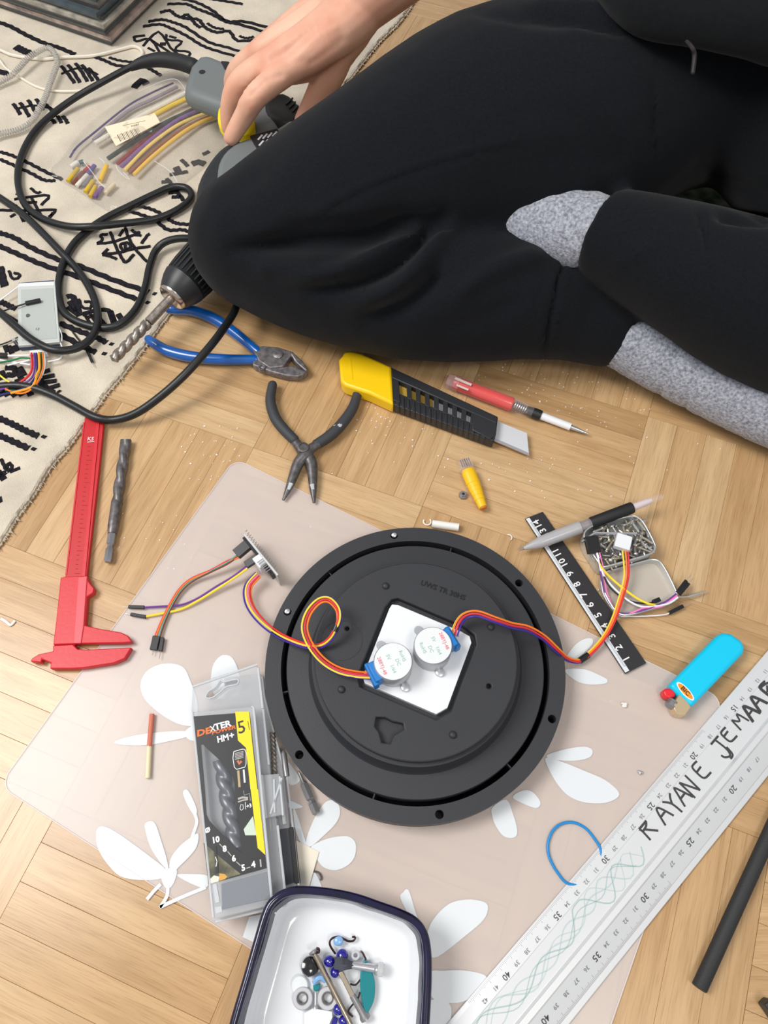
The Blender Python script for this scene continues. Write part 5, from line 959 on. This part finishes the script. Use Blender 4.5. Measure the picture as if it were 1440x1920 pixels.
# the lower, second half with more bits in it
c2_ = thing('bit_case', 'second clear bit case with grey foam, lying under the labelled one', 'case', tuple(G(520, 1560, MZ)))
low = GP([(420, 1270), (486, 1262), (494, 1270), (497, 1306), (514, 1376), (530, 1432), (543, 1552), (557, 1660), (548, 1672), (440, 1690)], .0115)
part('shell', s_prism(low, MZ + .0002, .0115), CLG, c2_, smooth=False, bevel=.0008)
for q in ([(492, 1268), (496, 1306), (514, 1376), (532, 1440)], [(536, 1440), (549, 1552), (560, 1660)]): part('moulded_edge', s_tube(GP(q, .0113), .0008, n=8, sub=1), CLE, c2_)
part('foam_strip', s_pp([(513, 1556), (541, 1552), (552, 1655), (525, 1664)], MZ + .001, .0119), FOAMD, c2_, smooth=False, bevel=.0006)
part('foam_edge', s_pp([(541, 1552), (550, 1550), (561, 1656), (552, 1657)], MZ + .001, .0123), RUB, c2_, smooth=False, bevel=.0004)
part('small_bit', s_flute(G(511, 1374, .0122), G(515, 1455, .0122), .0022, 5, depth=.35), BITM, c2_); part('small_bit', s_lathe(G(531, 1408, .012), G(536, 1445, .012), [(0, .0008), (.002, .0022), (.018, .0022)], 12), STEEL2, c2_)
for x, y in ((505, 1545), (518, 1545)): part('bit_end', s_tube(GP([(x, y - 10), (x + 2, y + 12)], .0125), .0016, n=10, sub=1), STEEL, c2_)
# papers sticking out
PAP = mat('cream_paper', (236, 228, 210), .7)
single('paper_corner', s_pp([(548, 1572), (598, 1597), (579, 1664), (560, 1664)], MZ + .0003, MZ + .0012), PAP, 'cream paper corner sticking out right of the bit cases', 'paper', smooth=False)
single('paper_corner', s_pp([(455, 1757), (467, 1719), (496, 1713), (476, 1767)], MZ + .0003, MZ + .0010), PET, 'white paper corner showing between the labelled case and the dish', 'paper', smooth=False)
# ---------------------------------------------------------------- enamel dish and its contents
dish = thing('enamel_dish', 'white enamel dish with navy rim holding screws and beads', 'dish', tuple(G(620, 1880, MZ)))
rz_ = .034
rim_px = [(437, 1920), (462, 1835), (482, 1765), (497, 1715), (510, 1690), (535, 1673), (570, 1668), (624, 1673), (670, 1683), (711, 1697), (750, 1711), (778, 1726), (795, 1748), (802, 1783), (803, 1830), (801, 1880), (797, 1940), (788, 2010), (770, 2050), (735, 2068), (650, 2075), (560, 2072), (480, 2058), (445, 2040), (428, 2005), (430, 1960)]
rimw = bez(GP(rim_px, rz_), 4, True); dcn = sum(rimw, Vector((0, 0, 0))) / len(rimw)
ins = lambda q, z: [Vector((dcn.x + (p.x - dcn.x) * q, dcn.y + (p.y - dcn.y) * q, z)) for p in rimw]
prof = [(1.0, rz_), (.955, rz_ - .002), (.92, rz_ - .008), (.885, .017), (.85, .009), (.80, .0055), (.72, .0045), (.4, .0043), (.05, .0042)]
V, F = [], []
for q, z in prof: V += ins(q, z)
nr = len(rimw)
for i in range(len(prof) - 1):
    for k in range(nr): F.append((i * nr + k, i * nr + (k + 1) % nr, (i + 1) * nr + (k + 1) % nr, (i + 1) * nr + k))
F.append(tuple((len(prof) - 1) * nr + k for k in range(nr)))
prof2 = [(1.0, rz_), (.965, rz_ - .012), (.90, .010), (.82, .0022), (.75, .0012)]
k0 = len(V)
for q, z in prof2: V += ins(q, z)
for i in range(len(prof2) - 1):
    for k in range(nr): F.append((k0 + i * nr + k, k0 + (i + 1) * nr + k, k0 + (i + 1) * nr + (k + 1) % nr, k0 + i * nr + (k + 1) % nr))
F.append(tuple(k0 + (len(prof2) - 1) * nr + k for k in reversed(range(nr))))
part('bowl', (V, F), mat('white_enamel', (238, 240, 243), .16, spec=.6, coat=.4, var=.03, vscale=30), dish, ang=60)
NAVY = mat('navy_enamel', (20, 16, 58), .16, spec=.5, coat=.25, var=.3, vscale=120)
part('rim', s_tube(ins(.993, rz_ + .0002), .0027, n=12, sub=1, closed=True), NAVY, dish)
V, F = [], []
for q, z in ((.99, rz_ - .0004), (.955, rz_ - .0014), (.935, rz_ - .0046), (.905, rz_ - .0112)): V += [p + Vector((0, 0, .0013)) + (dcn - p).normalized() * (.0008 * noise.noise(Vector((i * .25, q * 9, 0)))) for i, p in enumerate(ins(q, z))]
for i in range(3):
    for k in range(nr): F.append((i * nr + k, i * nr + (k + 1) % nr, (i + 1) * nr + (k + 1) % nr, (i + 1) * nr + k))
part('rim_band', (V, F), NAVY, dish, ang=80)
cd = lambda L: crop(L, 6, 520, 1730)
Z0 = .0046
def dp(x, y, z=Z0): c = cd([(x, y)])[0]; return G(c[0], c[1], z)
BWIRE = mat('dark_copper_wire', (58, 40, 40), .4, metal=.6); COB = mat('cobalt_glass', (24, 14, 140), .12, spec=.8, coat=.5); TEAL = mat('teal_enamel', (6, 128, 134), .2, coat=.5); SKYB = mat('sky_bead', (132, 178, 226), .25, coat=.4)
c = dp(370, 490, .0085); bo = thing('black_bead', 'flat round black bead with a centre hole at the left in the dish', 'bead', tuple(c - Vector((0, 0, .004))))
ut = Vector((.15, .1, 1)).normalized(); part('bead_body', s_lathe(c - ut * .003, c + ut, [(0, .003), (.0008, .0056), (.003, .0062), (.0048, .0056), (.0058, .003), (.0060, .0014)], 32), mat('black_glass', (20, 18, 24), .14, coat=.6), bo); part('bead_hole', s_lathe(c + ut * .0028, c + ut * 2, [(0, .0013), (.0003, .0013)], 14), RUB, bo)
pin_ = thing('hooked_bead_pin', 'dark wire hook with a sky blue flat bead, topmost piece in the dish', 'earring', tuple(dp(690, 200)))
part('hook_wire', s_tube([dp(650, 345, .008), dp(600, 270, .009), dp(590, 215, .0095), dp(620, 175, .0095), dp(690, 158, .0095), dp(750, 185, .009), (dp(800, 208, .0085)), dp(850, 205, .008), dp(875, 180, .008), dp(868, 160, .0078), dp(850, 160, .0075)], .0007, n=8, sub=5, round_ends=True), BWIRE, pin_)
part('sky_bead', s_ball(dp(687, 205, .0095), .0034, 1, .9, .45, 16, 10), SKYB, pin_)
BEADS = [('cobalt blue glass bead, left of the pair under the sky blue hook', (585, 435), .0036), ('cobalt blue glass bead, right of the pair under the sky blue hook', (730, 370), .0040), ('cobalt blue bead just below the touching pair, by the long nail', (650, 560), .0032), ('cobalt blue bead lower down, right of the steel washers', (685, 975), .0034), ('cobalt blue bead at the bottom edge of the photo in the dish', (745, 1105), .0032)]
for lab_, (x, y), r in BEADS: single('blue_bead', s_ball(dp(x, y, Z0 + r), r, 1, 1, .92, 18, 12), COB, lab_, 'bead', group='blue glass beads in the dish')
single('navy_leaf', s_prism(bez([dp(640, 1050), dp(680, 1080), dp(650, 1180), dp(590, 1190), dp(620, 1110)], 4, True), Z0, Z0 + .003), COB, 'curved navy glass piece beside the white paper in the dish', 'glass piece', bevel=.0008)
nail = thing('long_screw', 'long thin steel screw lying diagonally across the dish', 'screw', tuple(dp(620, 660)))
n0, n1 = dp(420, 350, .0125), dp(830, 1160, .0085); part('shank', s_lathe(n0, n1, [(.0, .0015), (.002, .0018), (.04, .0018), (.050, .0016), (.066, .0012)], 10), mat('warm_steel', (190, 176, 156), .28, metal=1), nail)
part('head', s_lathe(n0 + (n0 - n1).normalized() * .0025, n1, [(0, .0012), (.0004, .0032), (.0016, .0032), (.0026, .0017)], 14), STEEL2, nail); part('wire_end', s_tube([dp(440, 335, .0135), dp(468, 330, .014), dp(465, 295, .014), dp(440, 288, .0135)], .0008, n=7, sub=4), BWIRE, nail)
bl_ = thing('cross_bolt', 'shiny bolt with clear round end lying over the blue beads', 'bolt', tuple(dp(850, 470)))
b0, b1 = dp(660, 450, .0125), dp(1190, 530, .0105)
part('bolt_head', s_lathe(b0, b1, [(-.001, .0038), (.0, .0042), (.0055, .0042), (.0085, .003), (.012, .0022)], 6), mat('smoky_steel', (120, 122, 132), .2, metal=.9), bl_); part('bolt_shank', s_lathe(b0, b1, [(.0105, .0023), (.025, .0026), (.026, .0036), (.027, .0036)], 16), STEEL, bl_); part('clear_end', s_lathe(b0, b1, [(.0268, .003), (.028, .0042), (.0305, .0042), (.032, .003)], 18), mat('clear_end_plastic', (222, 222, 222), .2, alpha=.6), bl_)
br = thing('flat_bar_screw', 'squared metal pin leaning from the blue beads towards the teal leaf', 'screw', tuple(dp(780, 700)))
part('bar', s_bar(dp(710, 550, .011), dp(850, 830, .0115), .0032, .0022), MATS['warm_steel'], br, bevel=.0004); part('round_end', s_lathe(dp(845, 820, .0112), dp(960, 1020, .009), [(0, .0021), (.012, .0023), (.014, .0034), (.016, .0034)], 12), STEEL2, br)
lf = thing('teal_leaf', 'teal enamel leaf drop with dark wire stem at the right in the dish', 'earring', tuple(dp(1010, 760)))
part('leaf', s_prism(bez([dp(975, 420, .0098), dp(1010, 430, .0098), dp(1060, 540, .0098), dp(1100, 680, .0098), (dp(1090, 860, .0098)), dp(1040, 980, .0098), dp(990, 1040, .0098), dp(965, 940, .0098), dp(935, 780, .0098), dp(930, 620, .0098), dp(945, 500, .0098)], 4, True), .0062, .0098), TEAL, lf, bevel=.0012, seg=3)
part('leaf_frame', [s_tube([dp(1000, 420, .0099), dp(960, 340, .0099), dp(935, 320, .0095)], .0006, n=6), s_tube([dp(935, 640, .009), dp(880, 700, .0085), dp(820, 690, .008)], .0006, n=6), s_tube([dp(930, 780, .009), dp(900, 860, .009), dp(800, 990, .007), dp(850, 1060, .007)], .0006, n=6)], BWIRE, lf)
for x, y, r, lab_ in ((285, 850, .0066, 'white and steel ring, left of the two washers in the dish'), (570, 850, .0068, 'white and steel washer with dark hole, right of the two in the dish')):
    c = dp(x, y, .0072); w_ = thing('washer', lab_, 'washer', (c.x, c.y, Z0), 'washers in the dish'); part('ring', s_lathe_ring(c, r * .55, r, .0052, .0084, 32), mat('washer_grey', (196, 196, 200), .35, metal=.3), w_, bevel=.0006); part('inner_ring', s_lathe_ring(c, r * .40, r * .56, .0050, .0078, 32), NNS, w_)
c = dp(880, 365, .009); single('small_nut', [s_lathe_ring(c, .0014, .0028, .006, .0098, 16)], STEEL, 'small shiny steel ring nut above the teal leaf', 'nut')
single('teal_chip', s_pp(cd([(400, 700), (490, 690), (470, 750), (440, 780), (405, 760)]), Z0, .007), TEAL, 'small teal chip beneath the long screw', 'chip', bevel=.0006)
single('sky_ring', s_tube([dp(410, 680, .0075), dp(450, 630, .0085), dp(500, 620, .0085), dp(545, 660, .0075)], .0016, n=8, sub=4), SKYB, 'sky blue curved piece below the black bead', 'bead')
single('tiny_screw', s_lathe(dp(430, 780, .0075), dp(430, 940, .0075), [(0, .0009), (.006, .0009), (.0075, .0012), (.0085, .002), (.0092, .002)], 10), STEEL, 'tiny countersunk screw standing between the two washers', 'screw')
single('paper_fold', [s_pp(cd([(300, 1020), (400, 965), (610, 1000), (620, 1060), (560, 1200), (300, 1200)]), Z0 + .003, Z0 + .0042)], WHT, 'folded white paper scrap at the bottom of the dish', 'paper', smooth=False)
single('plastic_disc', s_lathe(dp(255, 700, Z0), dp(255, 700, Z0) + Vector((0, 0, 1)), [(0, .0056), (.002, .0058), (.003, .0050), (.0034, .001)], 24), PET, 'plain white plastic disc at the left in the dish', 'disc')
# ---------------------------------------------------------------- e-paper module with its wires
ep = thing('display_module', 'small grey e-paper display module with coloured wires on the rug', 'display', tuple(G(72, 588, RZ)))
PCB = mat('pcb_navy', (34, 56, 96), .4)
part('board', s_pp([(34, 530), (101, 525), (109, 645), (35, 652)], RZ + .0004, RZ + .005), PCB, ep, smooth=False, bevel=.0004)
part('bezel', s_pp([(33, 531), (103, 527), (112, 641), (34, 648)], RZ + .005, RZ + .0082), mat('panel_frame', (196, 200, 196), .35), ep, smooth=False, bevel=.0004)
part('screen', s_pp([(39, 543), (99, 540), (107, 634), (41, 639)], RZ + .008, RZ + .0085), mat('epaper_grey', (178, 183, 178), .5), ep, smooth=False)
part('flex_strip', s_pp([(36, 531), (101, 528), (102, 535), (36, 538)], RZ + .0078, RZ + .0086), mat('panel_white', (222, 224, 222), .4), ep, smooth=False)
part('screen_mark', [s_prism(bez(GP([(49, 590), (53, 588), (57, 591), (53, 595), (49, 594)], RZ + .0086), 3, True), RZ + .0084, RZ + .0086), s_text('13', G(70, 617, RZ + .0087), (1, 0, 0), .004, h=.00004)], mat('screen_ink', (84, 86, 88), .5), ep, smooth=False)
for x, y in ((36, 652), (108, 645)): p = G(x, y, 0); part('standoff', s_lathe(Vector((p.x, p.y, 0)), Vector((p.x, p.y, 1)), [(RZ + .001, .0018), (RZ + .0072, .0018)], 12), STEEL, ep)
part('wire_header', s_pp([(55, 657), (87, 654), (88, 663), (56, 664)], RZ + .001, RZ + .0062), MATS['white_plastic'], ep, smooth=False, bevel=.0004)
eh = RZ + .005
ew_ = [([(59, 662), (60, 690), (52, 706), (30, 720), (0, 726), (-30, 728)], 'red', .0011), ([(64, 662), (65, 690), (58, 710), (35, 722), (-20, 734)], 'purple', .0009), ([(68, 662), (69, 695), (60, 716), (40, 730), (-20, 745)], 'navy', .0009), ([(73, 661), (74, 690), (69, 702), (60, 725), (20, 737)], 'amber', .0011), ([(77, 661), (78, 690), (74, 706), (62, 722), (50, 732), (10, 732)], 'green', .0009), ([(82, 660), (84, 680), (80, 700), (67, 722), (60, 730)], 'white', .0009), ([(80, 661), (81, 690), (68, 720), (50, 735), (30, 737), (10, 729)], 'orange', .0008), ([(56, 666), (30, 667), (15, 667)], 'white', .0009), ([(57, 684), (30, 680), (0, 675), (-20, 672)], 'white', .0009), ([(56, 675), (40, 679), (14, 685)], 'white', .0008), ([(56, 672), (40, 671), (25, 675), (-10, 682)], 'green', .0009), ([(-10, 695), (5, 708), (18, 717)], 'yellow', .0008), ([(112, 640), (117, 655), (113, 672), (90, 678)], 'white', .0007), ([(104, 600), (115, 625), (116, 640)], 'white', .0005)]
for k, (q, c_, r) in enumerate(ew_): part('wire', s_tube([G(x, y, eh + .0009 * (k % 4) + .001) for x, y in q], r, n=7, sub=5), wmat(c_), ep)
plug(G(14, 667, RZ + .005), G(-8, 666, RZ + .005), .004, .004, ep, name='jumper_plug')
jp = thing('black_jumper_lead', 'dark jumper lead with black plug resting on the grey display', 'wire', tuple(G(50, 568, RZ + .0088)))
plug(G(48, 569, RZ + .0106), G(76, 563, RZ + .0106), .0034, .003, jp); part('lead', s_tube(GP([(49, 569, RZ + .0106), (33, 574, RZ + .011), (10, 582, RZ + .009), (-10, 590, RZ + .004)]), .0008, n=7), wmat('black'), jp); part('lead', s_tube(GP([(36, 536, RZ + .008), (10, 556, RZ + .006), (-10, 570, RZ + .004)]), .0007, n=7), wmat('white'), jp)
jq = thing('probe_lead', 'thin black lead with silver tip on the rug left of the drill bit', 'wire', tuple(G(168, 665, RZ)))
part('lead', s_tube(GP([(136, 622, RZ + .002), (150, 640, RZ + .002), (163, 655, RZ + .002)]), .0009, n=7), wmat('black'), jq); plug(G(161, 652, RZ + .0025), G(173, 679, RZ + .0025), .0026, .0026, jq, pin=.006)
jr = thing('grey_lead', 'thin dark lead running under the lower left of the grey display', 'wire', tuple(G(15, 643, RZ)))
part('lead', s_tube(GP([(34, 632, RZ + .002), (16, 641, RZ + .002), (-10, 650, RZ + .002)]), .0007, n=7), wmat('black'), jr)
# ---------------------------------------------------------------- bag of heat-shrink tubing
bag_px = [(97, 325), (118, 296), (160, 240), (225, 190), (300, 140), (338, 132), (352, 150), (405, 195), (440, 235), (408, 290), (360, 335), (300, 372), (240, 402), (205, 398), (150, 362)]
bl3 = bez(GP(bag_px, RZ), 8, True); bc = sum(bl3, Vector((0, 0, 0))) / len(bl3); nb_ = len(bl3); V, F = [], []; RR_ = 34
for j in range(RR_ + 1):
    q = 1 - j / RR_
    for i, p in enumerate(bl3):
        x = bc + (p - bc) * max(q, .001); h = .0125 * (1 - q ** 4) + (.0022 * noise.noise(x * 60) + .0026 * noise.noise(x * 150) + .0016 * noise.noise(x * 320)) * (1 - q ** 3)
        V.append(Vector((x.x, x.y, RZ + .0012 + max(h, 0))))
for j in range(RR_):
    for i in range(nb_): F.append((j * nb_ + i, j * nb_ + (i + 1) % nb_, (j + 1) * nb_ + (i + 1) % nb_, (j + 1) * nb_ + i))
k0 = len(V); V += [Vector((p.x, p.y, RZ + .0004)) for p in bl3]
for i in range(nb_): F.append((i, k0 + i, k0 + (i + 1) % nb_, (i + 1) % nb_))
bag = thing('plastic_bag', 'clear crinkled plastic bag of coloured tubing lying on the rug', 'bag', tuple(G(260, 270, RZ)))
FILMB = mat('bag_film', (176, 168, 162), .05, alpha=.17, spec=1.0, bump=.9, bscale=110)
part('film', (V, F), FILMB, bag, ang=80)
cb = lambda L: crop(L, 4, 100, 90)
GLINT = mat('bag_glint', (236, 236, 238), .08, alpha=.55, spec=1.0)  # pale ribbons paint the bright highlights along the folds of the film
for q in ([(225, 850), (290, 930), (340, 1000), (390, 1048)], [(345, 825), (375, 850), (385, 870)], [(525, 935), (548, 955), (572, 990)], [(-10, 960), (30, 965)], [(640, 330), (820, 250), (930, 240), (1000, 330)], [(470, 880), (490, 925), (560, 985)], [(760, 850), (880, 930), (930, 1010)]): part('crease_glint', s_ribbon([G(*cb([p])[0], RZ + .0138 if 100 < p[0] < 950 else RZ + .006) for p in q], .0009, .0005, sub=4), GLINT, bag)
tl = thing('barcode_label', 'cream barcode sticker on the clear bag of tubing', 'label', tuple(G(245, 250, RZ + .011)))
lz_ = RZ + .0145
part('card', s_pp(cb([(385, 590), (760, 488), (800, 556), (470, 735)]), lz_ - .0004, lz_), mat('sticker_cream', (240, 226, 196), .6), tl, smooth=False)
for k in range(15):
    t = k / 14; p0 = (480 + 150 * t, 650 - 50 * t); p1 = (505 + 155 * t, 700 - 55 * t); a, b = cb([p0, p1]); part('bar', s_bar(G(*a, lz_ + .0001), G(*b, lz_ + .0001), .0004 if k % 3 else .0009, .0001), mat('barcode_ink', (96, 84, 72), .6), tl, smooth=False)
a, b = cb([(575, 590), (650, 570)]); part('print', [s_text('00087', G((a[0] + b[0]) / 2, (a[1] + b[1]) / 2, lz_ + .0001), G(*b, lz_) - G(*a, lz_), .0036, h=.00004), s_bar(G(*cb([(520, 583)])[0], lz_ + .0001), G(*cb([(690, 545)])[0], lz_ + .0001), .0004, .0001)], MATS['barcode_ink'], tl, smooth=False)
TUBES = [('dark violet', [(125, 820), (180, 740), (300, 640), (550, 440), (720, 345), (900, 262)], (70, 58, 110), .0012, 1), ('grey violet', [(300, 690), (550, 480), (740, 385), (930, 290)], (150, 138, 150), .0022, 0), ('thick white', [(312, 715), (640, 520), (990, 338)], (238, 230, 214), .0029, 1),
         ('upper yellow', [(700, 530), (780, 490), (900, 425), (1000, 385), (1140, 362)], (244, 206, 40), .0029, 1), ('dark green', [(410, 830), (620, 690), (850, 555), (1050, 465), (1200, 392)], (38, 62, 52), .0027, 1), ('red', [(480, 870), (700, 680), (820, 585), (1000, 480), (1150, 420)], (150, 36, 44), .0022, 0), ('violet', [(510, 890), (700, 715), (900, 560), (1060, 480), (1230, 425)], (130, 90, 150), .0024, 1),
         ('pale yellow', [(535, 920), (700, 750), (900, 598), (1060, 520), (1230, 460)], (246, 214, 110), .0021, 1), ('brown', [(570, 935), (800, 730), (1000, 590), (1230, 488)], (150, 92, 60), .0020, 0), ('lower yellow', [(605, 950), (750, 810), (950, 650), (1100, 560), (1230, 510)], (246, 198, 70), .0024, 1)]
for nm, q, c_, r, up_ in TUBES: single('heat_shrink_tube', s_tube([G(*cb([p])[0], RZ + .0022 + r + .0022 * up_ - (.002 if p[0] > 1000 else 0)) for p in q], r, n=10, sub=5, flat=.75), mat('tube_' + nm.replace(' ', '_'), c_, .45), nm + ' long heat-shrink tube inside the clear bag', 'tube', group='long tubes in the bag')
SHORT = [('white', (130, 890), (180, 855), (236, 232, 222)), ('olive yellow', (110, 1000), (185, 905), (206, 172, 40)), ('brown', (150, 1020), (225, 930), (120, 64, 48)), ('pale grey', (175, 1035), (255, 950), (224, 218, 204)), ('grey', (225, 1040), (285, 965), (128, 124, 130)), ('mustard yellow', (240, 1080), (300, 995), (214, 178, 44)), ('gold', (275, 1115), (320, 1035), (206, 170, 60)), ('purple', (310, 1120), (365, 1045), (118, 84, 140)), ('bright yellow', (350, 995), (400, 880), (250, 200, 30)), ('red', (235, 925), (275, 890), (176, 30, 50)), ('teal', (195, 860), (225, 850), (30, 90, 90)), ('cream', (390, 1090), (455, 1020), (230, 214, 176)), ('blue violet', (255, 950), (310, 880), (90, 80, 150))]
for nm, a, b, c_ in SHORT: single('short_tube', s_tube([G(*cb([a])[0], RZ + .0042), G(*cb([b])[0], RZ + .0046)], .0026, n=10, sub=1, flat=.75), mat('short_' + nm.replace(' ', '_'), c_, .45), nm + ' short cut tube at the lower left end of the bag', 'tube', group='short tubes in the bag')
# ---------------------------------------------------------------- white cord and clear spiral tube
cw = crop([(0, 450), (100, 492), (250, 520), (400, 532), (560, 516), (850, 500), (1100, 440), (1200, 418), (1262, 440), (1282, 485), (1240, 530), (1205, 560)], 4.8, 0, 0)
single('loop_cord', s_tube([G(x, y, RZ + .0022) for x, y in [(-20, 88)] + cw], .0019, n=8, sub=6), mat('white_cord', (232, 224, 208), .5), 'white cord looping below the stack, its end turned back', 'cord')
cw2 = crop([(-60, 480), (0, 545), (60, 620), (170, 690), (330, 780), (500, 820), (740, 815), (860, 770)], 4.8, 0, 0)
single('loop_cord', s_tube([G(x, y, RZ + .0018) for x, y in cw2], .0015, n=8, sub=6), MATS['white_cord'], 'white cord running under the clear spiral tube to the black cord', 'cord')
sp = bez([G(x, y, RZ + z) for x, y, z in crop([(-60, 1230, .006), (0, 1205, .006), (140, 1172, .006), (270, 1105, .006), (350, 990, .006), (410, 870, .007), (450, 750, .008), (490, 640, .009), (515, 560, .0095), (490, 480, .0105), (430, 430, .011), (340, 465, .011), (250, 525, .011), (180, 600, .010), (100, 680, .008), (0, 740, .006), (-60, 770, .006)], 4.8, 0, 0)], 12)
pts = []
acc = 0.0
for i in range(len(sp) - 1):
    a, b = sp[i], sp[i + 1]; L = (b - a).length; t = (b - a) / L; s = t.cross(Vector((0, 0, 1))).normalized(); u = s.cross(t); nst = max(1, int(L / .0003))
    for k in range(nst):
        x = a + t * (L * k / nst); ph = 2 * math.pi * (acc + L * k / nst) / .0027; pts.append(x + s * math.cos(ph) * .0031 + u * math.sin(ph) * .0031)
    acc += L
spi = thing('spiral_tube', 'clear spiral-ribbed plastic tube curling over the white cords', 'tube', tuple(G(80, 150, RZ)))
part('coil', s_tube(pts, .00055, n=5, sub=1), mat('coil_clear', (222, 218, 210), .2, alpha=.55), spi); part('inner_tube', s_tube(sp, .0026, n=10, sub=1), mat('coil_inner', (176, 170, 162), .25, alpha=.35), spi)
# ---------------------------------------------------------------- stack of sleeved records at the top left
k0_ = G(207, 93, RZ); kl_ = (G(0, 22, RZ) - k0_).normalized(); kr_ = (G(316, -20, RZ) - k0_).normalized()
kr_ = (kr_ - kl_ * kr_.dot(kl_) * .6).normalized()
COLS = [('black', (18, 19, 20)), ('pale pink', (206, 180, 166)), ('dark teal', (28, 48, 50)), ('charcoal', (26, 28, 28)), ('cream', (200, 192, 176)), ('deep green', (24, 42, 38)), ('slate blue', (58, 80, 92)), ('black glossy', (14, 15, 16)), ('grey', (130, 126, 120)), ('bluish green', (36, 60, 62))]
zc = RZ + .0014
POS = ['lowest', 'second from the bottom', 'third from the bottom', 'fourth from the bottom', 'fifth from the bottom', 'sixth from the bottom', 'seventh from the bottom', 'eighth from the bottom', 'ninth from the bottom', 'topmost']
for n_, (nm, c_) in enumerate(COLS):
    h = (.0042, .006, .0035, .0065, .0055)[n_ % 5]; o_ = k0_ + kl_ * random.uniform(-.003, .005) + kr_ * random.uniform(-.002, .006) ; q = [o_, o_ + kr_ * .31, o_ + kr_ * .31 + kl_ * .31, o_ + kl_ * .31]
    rec = thing('record_sleeve', nm + ' record sleeve in glossy film, ' + POS[n_] + ' of the stack', 'record', (o_.x, o_.y, zc), 'stacked record sleeves')
    part('sleeve', s_prism([p + (k0_ + kr_ * .15 + kl_ * .15 - p).normalized() * .002 for p in q], zc + .0004, zc + h - .0004), mat('sleeve_' + nm.replace(' ', '_'), c_, .4, var=.4, vscale=60), rec, smooth=False)
    part('film', s_prism(q, zc, zc + h), mat('sleeve_film', (200, 204, 204), .08, alpha=.07, spec=.9), rec, smooth=False)
    zc += h + .0006
